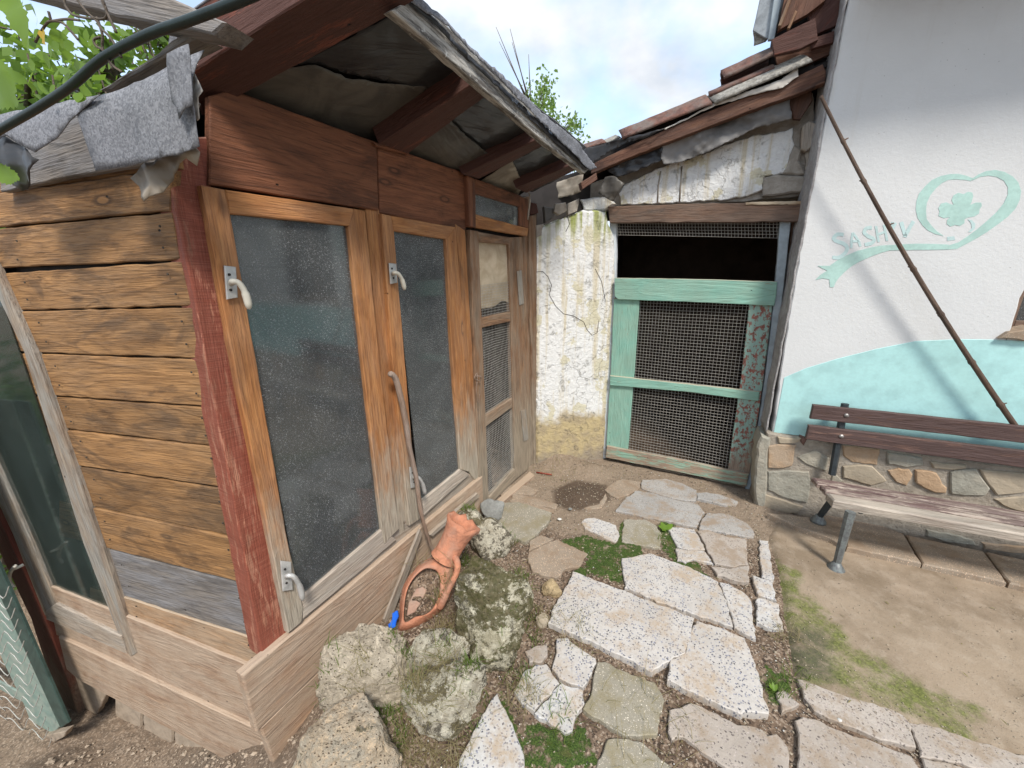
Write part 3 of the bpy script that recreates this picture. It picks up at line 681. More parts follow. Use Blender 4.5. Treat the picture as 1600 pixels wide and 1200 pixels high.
# paving stones: outlines surveyed on the ground, every one a slab of its own
def c7(*p): return [(800+x/3.4286, 850+y/3.4286) for x, y in p]
def c8(*p): return [(1150+x/3.4286, 850+y/3.4286) for x, y in p]
def c4(*p): return [(900+x/4, 550+y/4) for x, y in p]
def c6(*p): return [(600+x/4, 750+y/4) for x, y in p]
STONES = [
 ('terrazzo', .035, c7((205, 420), (235, 330), (290, 240), (335, 150), (480, 205), (700, 290), (850, 345), (970, 392), (945, 500), (925, 580), (860, 600), (800, 640), (745, 682), (600, 600), (450, 530), (290, 460))),
 ('terrazzo', .032, c7((990, 412), (1110, 450), (1245, 500), (1265, 560), (1290, 620), (1335, 760), (1372, 908), (1300, 895), (1240, 888), (1225, 905), (1050, 825), (945, 775), (840, 728), (858, 620), (930, 590), (950, 510))),
 ('terrazzo', .03, c7((592, 78), (660, 70), (740, 50), (850, 90), (960, 125), (1098, 200), (1135, 280), (1155, 350), (1178, 436), (1060, 400), (960, 365), (780, 305), (612, 232), (598, 150))),
 ('terrazzo', .022, c7((1112, 202), (1170, 215), (1225, 245), (1262, 275), (1288, 340), (1290, 410), (1305, 505), (1250, 478), (1192, 445), (1165, 360), (1140, 275))),
 ('terrazzo', .026, c7((242, 510), (290, 503), (350, 545), (450, 610), (430, 690), (385, 758), (310, 740), (255, 712), (218, 665), (235, 590))),
 ('terrazzo_dirty', .012, c7((75, 570), (130, 540), (182, 530), (190, 590), (160, 625), (90, 630))),
 ('terrazzo', .026, c7((10, 785), (60, 680), (130, 650), (190, 642), (212, 702), (252, 742), (190, 815), (118, 888), (60, 850))),
 ('terrazzo', .026, c7((262, 742), (320, 765), (378, 782), (383, 850), (360, 890), (336, 940), (325, 1002), (290, 1012), (210, 960), (124, 902), (190, 830))),
 ('concrete_slab', .02, c7((458, 628), (500, 635), (560, 665), (640, 700), (770, 740), (808, 830), (795, 920), (770, 1015), (700, 1022), (620, 1018), (500, 955), (385, 882), (425, 800))),
 ('terrazzo_dirty', .012, c7((850, 880), (905, 872), (960, 850), (1090, 905), (1200, 965), (1330, 985), (1360, 1020), (1410, 1010), (1465, 1080), (1478, 1220), (1220, 1240), (1100, 1170), (1020, 1110), (920, 1020), (860, 1045), (842, 1000))),
 ('concrete_slab', .014, c7((510, 1050), (560, 1030), (620, 1033), (700, 1070), (760, 1130), (850, 1190), (870, 1260), (420, 1260), (480, 1130))),
 ('terrazzo', .03, [(775, 1085), (790, 1108), (801, 1132), (812, 1168), (824, 1215), (820, 1260), (690, 1260), (712, 1200), (738, 1150), (752, 1118)]),
 ('terrazzo_dirty', .02, c8((337, 722), (400, 745), (470, 770), (640, 830), (800, 880), (888, 912), (930, 975), (958, 1092), (850, 1060), (700, 1010), (540, 945), (420, 888), (365, 800))),
 ('terrazzo_dirty', .018, c8((335, 955), (365, 925), (460, 955), (540, 990), (700, 1045), (940, 1140), (1000, 1230), (1010, 1300), (340, 1300))),
 ('terrazzo_dirty', .016, c8((928, 950), (1100, 990), (1320, 1068), (1543, 1135), (1640, 1165), (1600, 1260), (1300, 1200), (1140, 1160), (1002, 1128), (965, 1030))),
 ('terrazzo_dirty', .012, c8((1005, 1150), (1130, 1172), (1280, 1215), (1280, 1290), (1035, 1290), (1010, 1220))),
 ('terrazzo_dirty', .012, c8((212, 795), (270, 788), (338, 852), (252, 898), (238, 850))),
 ('terrazzo', .02, c7((1328, -20), (1370, -20), (1385, 60), (1402, 180), (1375, 188), (1340, 175), (1326, 60))),
 ('terrazzo', .02, c7((1290, 168), (1345, 186), (1396, 198), (1414, 300), (1370, 285), (1322, 272), (1300, 230))),
 ('terrazzo', .022, c7((1310, 290), (1370, 300), (1428, 322), (1440, 400), (1455, 463), (1380, 445), (1312, 418))),
 ('terrazzo', .02, [(1042, 822), (1085, 827), (1098, 850), (1102, 858), (1075, 858), (1058, 853), (1050, 838)]),
 ('terrazzo', .018, [(1057, 857), (1103, 862), (1112, 878), (1116, 880), (1102, 878), (1082, 873), (1072, 880), (1060, 874)]),
 ('terrazzo_dirty', .018, [(1091, 830), (1105, 828), (1135, 838), (1165, 843), (1168, 880), (1145, 884), (1118, 880), (1102, 852)]),
 ('terrazzo_dirty', .018, [(1112, 884), (1140, 888), (1168, 883), (1171, 909), (1155, 908), (1122, 897)]),
 ('terrazzo_grey', .010, c4((415, 800), (560, 795), (660, 820), (750, 862), (748, 925), (680, 925), (600, 910), (470, 872), (410, 850))),
 ('terrazzo_grey', .014, c4((252, 990), (310, 920), (378, 868), (470, 878), (560, 905), (660, 935), (758, 948), (795, 1000), (770, 1050), (745, 1090), (660, 1075), (560, 1050), (450, 1035), (340, 1010))),
 ('terrazzo_grey', .010, c4((755, 880), (820, 878), (900, 890), (1010, 930), (1000, 955), (930, 955), (880, 942), (760, 915))),
 ('terrazzo_grey', .014, c4((772, 1105), (790, 1045), (820, 1005), (950, 1012), (1060, 1062), (1108, 1110), (1110, 1158), (1000, 1140), (880, 1120))),
 ('sand_slab', .010, c4((182, 860), (230, 820), (285, 790), (405, 812), (385, 858), (330, 890), (262, 913), (215, 890))),
 ('terrazzo', .012, c6((1235, 262), (1260, 237), (1320, 237), (1400, 262), (1445, 282), (1470, 345), (1440, 388), (1350, 345), (1260, 300))),
 ('concrete_slab', .016, [(976, 812), (1007, 812), (1024, 820), (1031, 832), (1032, 856), (1000, 851), (972, 846), (973, 828)]),
 ('concrete_slab', .02, c6((725, 142), (840, 138), (950, 170), (1048, 206), (1030, 250), (1000, 290), (940, 345), (882, 385), (790, 350), (730, 310), (690, 282))),
 ('sand_slab', .018, c6((902, 452), (990, 410), (1080, 372), (1180, 418), (1268, 462), (1220, 538), (1130, 552), (1080, 608), (1000, 595), (935, 568), (905, 510))),
 ('sand_slab', .008, c6((915, 375), (985, 342), (1055, 368), (990, 402), (905, 442))),
 ('sand_slab', .010, c6((805, 83), (950, 112), (1085, 150), (1070, 176), (930, 148), (800, 118))),
 ('sand_slab', .012, c6((800, 120), (930, 150), (1066, 180), (1056, 204), (900, 160), (790, 134))),
 ('sand_slab', .006, c6((700, 60), (830, 20), (960, 60), (930, 90), (800, 82), (735, 100))),
 ('sand_slab', .006, c6((1250, 172), (1340, 150), (1385, 82), (1395, 110), (1360, 170), (1290, 180))),
]
for mt, h, P in STONES:
    h = .005+h*.5; q = [G(x, y, h) for x, y in P]
    c = np.mean(q, 0); q = [c+(p-c)*1.022 for p in q]; tx, ty = random.uniform(-.012, .012), random.uniform(-.012, .012)
    q = [p+np.array([0, 0, (p[0]-c[0])*tx+(p[1]-c[1])*ty]) for p in q]
    plate('paving_stone', q, (0, 0, 1), .05, mt, ground_o, bev=.0035, rough=.009, step=.02)
def c5(*p): return [(1200+x/3.4275, 600+y/3.4275) for x, y in p]
for P in [c5((0, 690), (110, 700), (215, 712), (350, 700), (410, 690), (415, 872), (330, 822), (150, 760)),
          c5((420, 690), (560, 740), (725, 800), (820, 958), (640, 918), (424, 872)),
          c5((740, 806), (940, 850), (1155, 895), (1280, 1062), (1060, 1012), (832, 962)),
          c5((1170, 898), (1400, 945), (1500, 1112), (1295, 1066)),
          c5((1415, 948), (1700, 1010), (1850, 1190), (1515, 1116))]:
    plate('kerb_slab', [G(x, y, .045) for x, y in P], (0, 0, 1), .08, 'sand_slab', path_o and ground_o, bev=.006, rough=.005, step=.03)

# ------------------------------------------------------------ SHED
shed = thing('garden_shed', 'long brown wooden shed with board siding, two tall dusty windows and a lean-to felt roof', 'shed', CORNER*[1, 1, 0]+np.array([-.4, .9, 0]))
# end face boards
seams = [((0, 304), (262, 262)), ((0, 361), (262, 330)), ((5, 426), (279, 407)), ((22, 486), (297, 479)), ((52, 552), (312, 561)), ((77, 619), (332, 637)),
         ((95, 670), (345, 700)), ((112, 727), (357, 765)), ((137, 791), (372, 842)), ((157, 855), (386, 915)), ((185, 930), (400, 1000)), ((200, 965), (408, 1046))]
def ext(a, b, x): return (x, a[1]+(b[1]-a[1])*(x-a[0])/(b[0]-a[0]))
for i in range(len(seams)-1):
    (a, b), (c, d) = seams[i], seams[i+1]
    xl = max(-60, a[0]-45) if i > 2 else -60
    tr = (b[0]+random.uniform(4, 8), b[1]+1.5); br = (d[0]+random.uniform(2, 6), d[1]-1.5)
    mt = 'greyboard' if i == 9 else ('siding' if i < 9 else 'siding_low')
    tl = ext(a, b, xl); bl = ext(c, d, xl); tl = (tl[0], tl[1]+1); bl = (bl[0], bl[1]-1)
    if i < 2: tl = (1.84, PL.uv(PL.at(*ext(a, b, 0)))[1]-.004, 0); bl = (1.84, PL.uv(PL.at(*ext(c, d, 0)))[1]+.004, 0)
    bd('board', PL, [tl, tr, br, bl], .022, mt, shed, off=.006+random.uniform(0, .006), rough=.0035,
       label='grey unpainted weathered board among the brown ones' if i == 9 else None)
for i in range(1, len(seams)-1):
    for f_x in (.1, .93):
        for f_y in (.28, .72):
            (a, b), (c, d) = seams[i], seams[i+1]; x0 = a[0]+(b[0]-a[0])*f_x; y0 = a[1]+(b[1]-a[1])*f_x; y1 = c[1]+(d[1]-c[1])*f_x; x1 = c[0]+(d[0]-c[0])*f_x
            p = PL.at(x0+(x1-x0)*f_y+random.uniform(-4, 4), y0+(y1-y0)*f_y, .0125); tube('nail', [p, p+PL.n*.0022], .0036, 'crack', shed, 6, smooth=False)
bd('board', PL, [(1.84, 1.93, 0), (262, 170), (275, 262), (1.84, 1.86, 0)], .02, 'siding', shed, off=.0)
bd('board', PL, [(70, 912), (411, 1049), (423, 1149), (88, 992)], .03, 'ledge', shed, off=.022, rough=.004)
bd('board', PL, [(91, 995), (424, 1151), (445, 1243), (330, 1175), (178, 1092), (122, 1062), (103, 1045)], .03, 'ledge', shed, off=.036, rough=.004)
for P in [[(178, 1084), (221, 1108), (221, 1137), (180, 1130)], [(223, 1110), (270, 1136), (269, 1164), (223, 1139)], [(272, 1139), (325, 1166), (321, 1188), (272, 1166)], [(327, 1168), (385, 1200), (380, 1225), (325, 1190)]]:
    bd('foundation_block', PL, P, .1, 'block', shed, off=-.03, rough=.008, bev=.008)
# carcass behind the boards so that no light leaks
bsz('back_board', PL, [(.10, -.35), (.95, -.5), (.95, 1.75), (.10, 1.98)], .015, 'soot_dark', shed, off=-.03, bev=0)
# red corner post
bd('corner_post', PF, [(262, 262), (290, 215), (330, 213), (330, 292), (348, 440), (370, 560), (393, 680), (426, 850), (453, 1008), (411, 1030), (368, 800), (316, 530)], .09, 'redpost', shed, off=.006, rough=.003)
# fascia planks under the roof
bd('fascia_plank', PF, [(327, 150), (362, 140), (589, 222), (592, 329), (327, 288)], .025, 'fascia', shed, off=.022)
bd('fascia_plank', PF, [(590, 224), (727, 270), (728, 360), (593, 333)], .025, 'fascia', shed, off=.016)
bd('fascia_plank', PF, [(636, 232), (640, 241), (588, 228), (584, 222)], .02, 'fascia', shed, off=.04)
# ledge boards along the foot
bsz('ledge_board', PF, [(-1.655, .272), (-.13, .29), (-.13, .02), (-1.655, .0)], .035, 'ledge', shed, off=.035, bev=.006, rough=.003)
bsz('ledge_board', PF, [(-1.64, -.004), (-.13, .015), (-.13, -.3), (-1.62, -.262)], .035, 'ledge', shed, off=.030, bev=.006, rough=.003)
bd('sill_board', PF, [(452, 975), (474, 950), (640, 805), (740, 735), (748, 765), (640, 850), (455, 1012)], .03, 'grey', shed, off=.012)
bd('header_blackout', PF, [(724, 345), (830, 355), (830, 380), (724, 372)], .02, 'soot_dark', shed, off=-.02)  # dark sheet added behind the door head to stop a light leak
bd('post_blackout', PF, [(712, 340), (745, 340), (772, 800), (735, 800)], .02, 'soot_dark', shed, off=-.015)  # added dark sheet, blocks light leaking beside the door
# windows
def mkwindow(lab, glass_px, gm, members, handles, off=.034, plane=PF, hmats=('aluminium', 'cream')):
    first = members[0]
    w = bd('window', plane, first[1], .045, first[0], shed, off=off, rough=.0018); w['label'] = lab
    for mt, P, do in members[1:]:
        bd('frame_member', plane, P, .045, mt, w, off=off+do, rough=.0018)
    bd('glass_pane', plane, glass_px, .004, gm, w, off=off-.018, rough=0, bev=0)
    for (hx, hy, s, m2) in handles:
        pl = [(hx-9*s, hy-26*s), (hx+9*s, hy-24*s), (hx+12*s, hy+24*s), (hx-5*s, hy+27*s)]
        h = bd('handle', plane, pl, .006, 'aluminium', w, off=off+.012, rough=0, bev=.0015)
        a = plane.at(hx+1*s, hy+2*s, off+.012); 
        k = [plane.at(hx+1*s, hy+2*s, off+.010), plane.at(hx+3*s, hy-1*s, off+.035), plane.at(hx+13*s, hy+1*s, off+.045), plane.at(hx+22*s, hy+14*s, off+.048), plane.at(hx+27*s, hy+30*s, off+.048), plane.at(hx+29*s, hy+42*s, off+.046)]
        tube('lever', spline(k, 4), [.008]*4+[.0085]*9+[.0105]*5+[.009, .007, .004], m2, w, 8)
        for dy in (-12, 12):
            p = plane.at(hx-1*s+dy*.1, hy+dy*s, off+.0125); tube('screw', [p, p+plane.n*.003], .004, 'soot_dark', w, 8)
    return w
mkwindow('tall window nearest the red corner post', [(356, 328), (549, 350), (602, 832), (468, 940)], 'glass', [
    ('frame', [(315, 289), (351, 296), (360, 333), (398, 550), (450, 847), (474, 950), (472, 972), (451, 990), (423, 850), (363, 558)], 0),
    ('frame', [(352, 296), (552, 326), (555, 354), (359, 334)], -.002),
    ('frame', [(553, 326), (571, 329), (592, 550), (611, 720), (624, 826), (601, 850), (597, 828), (565, 550), (545, 356)], .001),
    ('bench_front', [(472, 934), (597, 827), (620, 843), (560, 895), (474, 967)], -.003)],
    [(360, 441, 1., 'cream'), (447, 900, .9, 'aluminium')])
mkwindow('tall window beside the mesh door', [(612, 357), (700, 371), (723, 735), (658, 788)], 'glass2', [
    ('frame', [(597, 334), (612, 337), (616, 362), (632, 550), (650, 765), (662, 803), (655, 812), (640, 822), (612, 550)], 0),
    ('frame', [(612, 337), (712, 355), (704, 375), (615, 361)], -.002),
    ('frame', [(697, 374), (712, 355), (724, 500), (734, 738), (720, 734), (706, 550)], .001),
    ('bench_front', [(661, 781), (720, 733), (734, 741), (663, 806)], -.003)],
    [(614, 427, .62, 'cream'), (646, 746, .62, 'aluminium')])
bd('mullion', PF, [(571, 322), (598, 328), (613, 550), (641, 822), (624, 838), (592, 550)], .04, 'frame', shed, off=.012)
bd('mullion', PF, [(712, 350), (727, 360), (738, 550), (751, 792), (742, 750), (733, 738), (724, 500)], .04, 'frame', shed, off=.02)
# transom light over the mesh door
tr = bd('transom', PF, [(731, 274), (743, 280), (744, 356), (734, 353)], .04, 'fascia', shed, off=.045); tr['label'] = 'small fanlight above the mesh door'
bd('frame_member', PF, [(743, 279), (815, 306), (813, 323), (743, 303)], .03, 'fascia', tr, off=.042)
bd('frame_member', PF, [(744, 335), (826, 357), (824, 369), (735, 354)], .03, 'frame', tr, off=.044)
bd('frame_member', PF, [(812, 306), (825, 311), (826, 357), (812, 352)], .03, 'fascia', tr, off=.043)
bd('glass_pane', PF, [(742, 302), (813, 322), (813, 354), (742, 336)], .004, 'glass2', tr, off=.03, rough=0, bev=0)
# mesh door
door = bd('door', PF, [(735, 359), (748, 361), (753, 500), (764, 778), (752, 792), (741, 560)], .035, 'doorwood', shed, off=.03); door['label'] = 'narrow door with wire mesh panels'
for P in [[(747, 362), (797, 371), (796, 382), (749, 378)], [(795, 371), (817, 370), (820, 500), (826, 733), (805, 750), (799, 500)], [(752, 497), (798, 487), (798, 502), (754, 512)],
          [(759, 650), (800, 622), (801, 636), (759, 667)], [(764, 777), (805, 732), (806, 749), (765, 790)]]:
    bd('door_rail', PF, P, .035, 'doorwood', door, off=.029+random.uniform(0, .003))
sheet('cloth_panel', PF, [(748, 374), (796, 380), (797, 473), (785, 470), (770, 480), (752, 483)], 'cloth', door, off=.010, amp=.006, fr=10, res=.015)
wires('wire_mesh', PF, [(751, 446), (797, 440), (799, 488), (752, 498)], .0165, .0011, 'wire', door, off=.016)
wires('wire_mesh', PF, [(753, 511), (799, 501), (801, 623), (758, 651)], .0165, .0011, 'wire', door, off=.014, bow=.02)
wires('wire_mesh', PF, [(758, 667), (802, 635), (806, 733), (763, 778)], .0165, .0011, 'wire', door, off=.014, bow=.02)
for P in [[(808, 424), (815, 422), (819, 474), (812, 477)], [(814, 642), (822, 639), (826, 686), (819, 690)]]:
    bd('hinge', PF, P, .004, 'greenframe', door, off=.036, rough=.001, bev=.001)
q = PF.at(742, 590, .045)
tube('latch_wire', spline([q+np.array([0, 0, .01]), q+PF.u*.04+PF.n*.02, q+PF.u*.05-np.array([0, 0, .03]), q-PF.u*.02+PF.n*.01, q+PF.u*.03+np.array([0, 0, .02]), q+PF.u*.01-np.array([0, 0, .1]), q+PF.u*.03-np.array([0, 0, .17]), q+PF.u*.045-np.array([0, 0, .12])], 6), .0022, 'stick', door, 5)
bd('door_post', PF, [(817, 308), (827, 306), (836, 733), (827, 738), (820, 500)], .05, 'doorwood', shed, off=.018)
bd('door_post', PF, [(827, 338), (838, 335), (840, 500), (846, 720), (836, 735), (829, 500)], .06, 'doorwood', shed, off=.04)
bd('door_sill', PH, [(763, 792), (828, 736), (835, 742), (778, 790)], .04, 'ledge', shed, off=.02)
# loose felt strips dangling by the transom
q = PF.at(826, 300, .09)
tube('hanging_strip', spline([q+PF.u*-.05+np.array([0, 0, .02]), q, q+np.array([0, 0, -.05])+PF.n*.01, q+np.array([0, 0, -.12]), q+np.array([0, 0, -.17])-PF.u*.01], 5), [.004]*10+[.007]*8+[.005]*3, 'tarp_pale', shed, 5)
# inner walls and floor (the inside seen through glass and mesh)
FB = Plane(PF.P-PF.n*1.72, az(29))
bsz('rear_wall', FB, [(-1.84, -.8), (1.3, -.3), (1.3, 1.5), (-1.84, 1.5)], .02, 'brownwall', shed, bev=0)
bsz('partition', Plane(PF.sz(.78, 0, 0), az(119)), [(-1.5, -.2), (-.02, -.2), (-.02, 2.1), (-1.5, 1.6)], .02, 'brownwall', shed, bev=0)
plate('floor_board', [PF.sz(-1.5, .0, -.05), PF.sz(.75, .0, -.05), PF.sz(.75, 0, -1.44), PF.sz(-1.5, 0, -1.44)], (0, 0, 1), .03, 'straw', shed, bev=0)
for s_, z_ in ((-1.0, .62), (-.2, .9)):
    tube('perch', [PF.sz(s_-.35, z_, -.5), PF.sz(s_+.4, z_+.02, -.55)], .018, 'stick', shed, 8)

# roof: rafters, sooty boards, torn tarps, felt, fascia
roof = bd('roof', PR, [(592, 225), (741, 130), (763, 148), (637, 241)], .085, 'redbeam', shed, off=-.0, rough=.002); roof['label'] = 'lean-to roof of red rafters, sooty boards and torn felt'
def rafter(P, th=.09, off=0., mt='redbeam'): return bd('rafter', PR, P, th, mt, roof, off=off, rough=.002)
rafter([(722, 273), (848, 214), (862, 221), (748, 280)])
rafter([(806, 294), (897, 256), (908, 262), (822, 302)], .06)
rafter([(300, 112), (340, 86), (475, -2), (560, -60), (760, -90), (645, 3), (600, 30), (362, 158), (316, 182)], .13, -.0)
# sooty sheathing above the rafters
def uedge(v, k):                     # where the verge over the end face cuts the roof, k metres outside it
    P0_, P1_ = PR.sz(-3, v), PR.sz(3, v); d0 = np.dot(P0_-PL.P, PL.n)-k; d1 = np.dot(P1_-PL.P, PL.n)-k
    return -3+6*d0/(d0-d1)
bl0, bl1 = PR.uv(PR.at(308, 105)), PR.uv(PR.at(475, -2))
def uleft(v, k):
    w = bl0[0]+(bl1[0]-bl0[0])*(v-bl0[1])/(bl1[1]-bl0[1])
    return max(uedge(v, k), w) if v > -.05 else uedge(v, k)
for k in range(5):
    b0 = -1.66+k*.43; b1 = b0+.415; o_ = -.093-.003*(k % 2)
    P = [PR.sz(uleft(b0, -.2), b0, o_), PR.sz(1.97, b0, o_), PR.sz(1.97, b1, o_)]+([PR.sz(uleft(b1, -.2), b1, o_)] if b1 < .05 else [PR.sz(uleft(b1, -.2), b1, o_), PR.sz(uleft(.0, -.2), .0, o_)])
    plate('sheathing_board', P, PR.n, .014, 'soot_dark', roof, bev=.002)
sheet('felt_covering', PR, None, 'felt', roof, amp=.012, fr=3, res=.05, world=[PR.sz(uedge(-1.7, -.03), -1.7, -.125), PR.sz(2.02, -1.7, -.125), PR.sz(2.0, .50, -.125), PR.sz(uleft(.48, .0), .48, -.125), PR.sz(uleft(.05, .0), .05, -.125), PR.sz(uedge(-.05, -.03), -.05, -.125)], th=.004, fn=lambda a, b: (.09*(1-sm((a-uedge(b, 0))/.38)) if b < .04 else 0.))
sag = lambda a, b: .012*math.sin(a*5+1)
sheet('torn_tarp', PR, [(330, 150), (430, 100), (490, 96), (540, 118), (600, 132), (672, 140), (618, 205), (600, 232), (480, 190), (350, 160)], 'tarp', roof, off=-.062, amp=.010, fr=2.2, rough=.006, fn=sag)
sheet('torn_tarp', PR, [(478, 92), (520, 70), (552, 82), (550, 94), (532, 102), (500, 96)], 'lintel', roof, off=-.058, amp=.004, fr=3, rough=.008)
sheet('torn_tarp', PR, [(430, 105), (560, 38), (640, 10), (760, 120), (690, 150), (640, 138), (560, 116), (490, 92)], 'tarp_black', roof, off=-.074, amp=.014, fr=2.4, rough=.008, fn=sag)
sheet('torn_tarp', PR, [(545, 75), (600, 40), (630, 52), (668, 66), (640, 92), (590, 112), (560, 110)], 'tarp', roof, off=-.066, amp=.016, fr=3, rough=.008)
sheet('torn_tarp', PR, [(632, 246), (650, 222), (700, 184), (728, 212), (762, 238), (750, 275), (700, 292), (655, 268)], 'tarp', roof, off=-.05, amp=.014, fr=3, rough=.005, fn=sag)
sheet('torn_tarp', PR, [(690, 195), (775, 140), (872, 210), (762, 245)], 'tarp_black', roof, off=-.066, amp=.014, fr=3, rough=.008)
sheet('torn_tarp', PR, [(750, 280), (800, 250), (818, 290), (800, 318), (756, 305)], 'tarp_pale', roof, off=-.045, amp=.012, fr=4, rough=.006)
sheet('torn_tarp', PR, [(785, 262), (868, 218), (915, 258), (830, 300)], 'tarp_black', roof, off=-.055, amp=.014, fr=4, rough=.008)
# fascia along the eave with felt lapping over it
bd('fascia', PFe, [(612, 16), (640, -1), (700, 40), (790, 132), (860, 202), (922, 262), (914, 271), (850, 222), (770, 152), (690, 82)], .03, 'fascia_pale', roof, off=.02, rough=.003)
sheet('felt_overhang', PFe, [(634, -6), (655, -8), (690, 25), (760, 95), (840, 168), (905, 225), (932, 262), (922, 266), (860, 205), (790, 133), (700, 42)], 'felt', roof, off=.04, amp=.012, fr=7, rough=.006, res=.015)
sheet('felt_underlap', PFe, [(640, 4), (660, 10), (760, 112), (850, 195), (924, 262), (915, 266), (850, 206), (770, 130), (690, 50)], 'tarp_black', roof, off=.03, amp=.008, fr=9, res=.015)
# felt flap hanging over the end face
sheet('felt_flap', PL, [(120, 172), (150, 145), (185, 130), (237, 100), (262, 84), (290, 64), (296, 120), (303, 170), (310, 228), (275, 241), (212, 254), (150, 268), (135, 222)], 'felt', roof, off=.13, amp=.014, fr=3, rough=.003, fn=lambda a, b: -.10*sm((b-1.95)/.25))
sheet('felt_flap', PL, [(262, 84), (291, 66), (297, 120), (301, 165), (292, 170), (280, 185), (278, 170), (268, 160), (262, 120)], 'felt', roof, off=.145, amp=.008, fr=9, rough=.005)
sheet('felt_flap', PL, [(-10, 176), (50, 162), (148, 145), (120, 172), (85, 215), (54, 238), (30, 225), (8, 210), (-10, 225)], 'felt', roof, off=.14, amp=.014, fr=3, rough=.003, fn=lambda a, b: -.10*sm((b-1.95)/.25))
sheet('felt_flap', PL, [(-10, 215), (10, 212), (55, 238), (73, 250), (50, 288), (38, 298), (20, 285), (0, 262), (-10, 255)], 'tarp_black', roof, off=.12, amp=.03, fr=6, rough=.01)
sheet('felt_flap', PL, [(195, 275), (212, 256), (312, 226), (325, 240), (313, 256), (296, 251), (272, 272), (250, 302), (232, 313), (215, 301), (205, 290)], 'tarp_pale', roof, off=.10, amp=.03, fr=8, rough=.014)
sheet('felt_flap', PL, [(296, 118), (304, 112), (312, 130), (321, 144), (314, 155), (317, 186), (308, 187), (302, 172)], 'limesoft', roof, off=.11, amp=.02, fr=9, rough=.01)
bd('edge_batten', PL, [(155, 142), (245, 82), (290, 50), (312, 56), (285, 72), (235, 100), (172, 138)], .05, 'greyboard', roof, off=.08, rough=.006)
bd('verge_board', PL, [(0, 214), (118, 160), (262, 130), (300, 160), (270, 250), (150, 268), (0, 300)], .02, 'greyboard', roof, off=.035, rough=.004)

# weathered window of the end face
def ul(x, y): return PL.uv(PL.at(x, y))[0]
lw = bd('window', PL, [(ul(37, 550), 1.71, 0), (ul(52, 552), 1.71, 0), (52, 552), (157, 850), (214, 1020), (204, 1027), (190, 1005), (130, 850), (37, 550)], .022, 'greenframe', shed, off=.026, rough=.002); lw['label'] = 'old grey-framed window in the end face of the shed'
bd('frame_member', PL, [(ul(20, 835), 1.71, 0), (ul(50, 850), 1.71, 0), (50, 850), (88, 943), (80, 966), (69, 961), (20, 835)], .022, 'greenframe', lw, off=.027)
bd('frame_member', PL, [(ul(50, 850), 1.71, 0), (ul(37, 550), 1.71, 0), (ul(37, 550), 1.65, 0), (ul(50, 850), 1.65, 0)], .022, 'greenframe', lw, off=.0265)
bd('frame_member', PL, [(71, 955), (87, 943), (189, 995), (197, 1022), (130, 992), (72, 968)], .03, 'grey', lw, off=.034)
bd('glass_pane', PL, [(ul(48, 850)+.01, 1.69, 0), (ul(40, 552)-.01, 1.69, 0), (133, 850), (197, 1016), (76, 960), (44, 850)], .004, 'glass_left', lw, off=.014, rough=0, bev=0)
hq = PL.at(37, 882, .06); tube('lever', spline([hq, hq+PL.n*.03, PL.at(24, 884, .10), PL.at(16, 895, .10), PL.at(15, 908, .10), PL.at(22, 918, .10)], 4), .007, 'cream', lw, 8)
bd('end_post', PL, [(ul(48, 966), 1.9, 0), (ul(70, 964)+.002, 1.9, 0), (70, 964), (98, 1040), (131, 1142), (123, 1152), (107, 1146), (48, 966)], .06, 'redmetal', shed, off=.03)
bd('foot_board', PL, [(99, 1036), (120, 1060), (168, 1082), (150, 1118), (132, 1145)], .03, 'block', shed, off=.0, rough=.006)

# ------------------------------------------------------------ sea-green gate with chain link at the far left
gg = thing('chain_link_gate', 'sea green metal gate frame with rusty chain link mesh at the left edge', 'gate', PCL.at(95, 1150)*[1, 1, 0]+np.array([0, 0, -.6]))
def ug(x, y): return PCL.uv(PCL.at(x, y))[0]
u0, u1, zt, zb = ug(93, 1136), ug(40, 1120), 1.05, PCL.uv(PCL.at(93, 1136))[1]
bd('gate_frame', PCL, [(u0, zt, 0), (93, 1136), (62, 1165), (u1, zb-.02, 0), (u1, zt, 0)], .008, 'greenmetal', gg, off=-.012)
bd('gate_edge', PCL, [(ug(107, 1130), zt, 0), (107, 1130), (94, 1138), (u0, zt, 0)], .012, 'greendark', gg, off=.0)
bd('gate_frame', PCL, [(u1, zt, 0), (u1, zt-.06, 0), (u0+1.0, zt-.06, 0), (u0+1.0, zt, 0)], .008, 'greenmetal', gg, off=-.012)
bd('gate_frame', PCL, [(u1, zb+.08, 0), (u1, zb, 0), (u0+1.0, zb, 0), (u0+1.0, zb+.08, 0)], .008, 'greenmetal', gg, off=-.012)
bd('gate_frame', PCL, [(u0+1.0, zt, 0), (u0+1.0, zb, 0), (u0+1.08, zb, 0), (u0+1.08, zt, 0)], .008, 'greenmetal', gg, off=-.012)
bd('foot_rail', PCL, [(-40, 1190), (60, 1152), (104, 1142), (100, 1152), (10, 1200), (-40, 1215)], .03, 'block', gg, off=.01)
def chain():
    vs, fs = [], []
    for row in range(-10, 17):
        y0 = 925+row*17; x0 = 14+(y0-925)*.28; P = []
        for i in range(5):
            P.append(PCL.at(x0-i*13+(4 if i % 2 else 0), y0+i*1.0+(9 if i % 2 else -9), .03+(.005 if i % 2 else -.005)))
        a, b = PCL.uv(P[-1]); ia = 1
        if row < 0: a, b = PCL.uv(PCL.at(x0, y0)); P = []
        while a+ia*.034 < u0+1.0: P.append(PCL.sz(a+ia*.034, b-.02+(.026 if ia % 2 else -.026), .03+(.005 if ia % 2 else -.005))); ia += 1
        v, f = tubev(spline(P, 3), [.0019]*((len(P)-1)*3+1), 5, False, len(vs)); vs += v; fs += f
    o = obj('chain_link', vs, fs, 'galv', gg); o['kind'] = 'stuff'
chain()

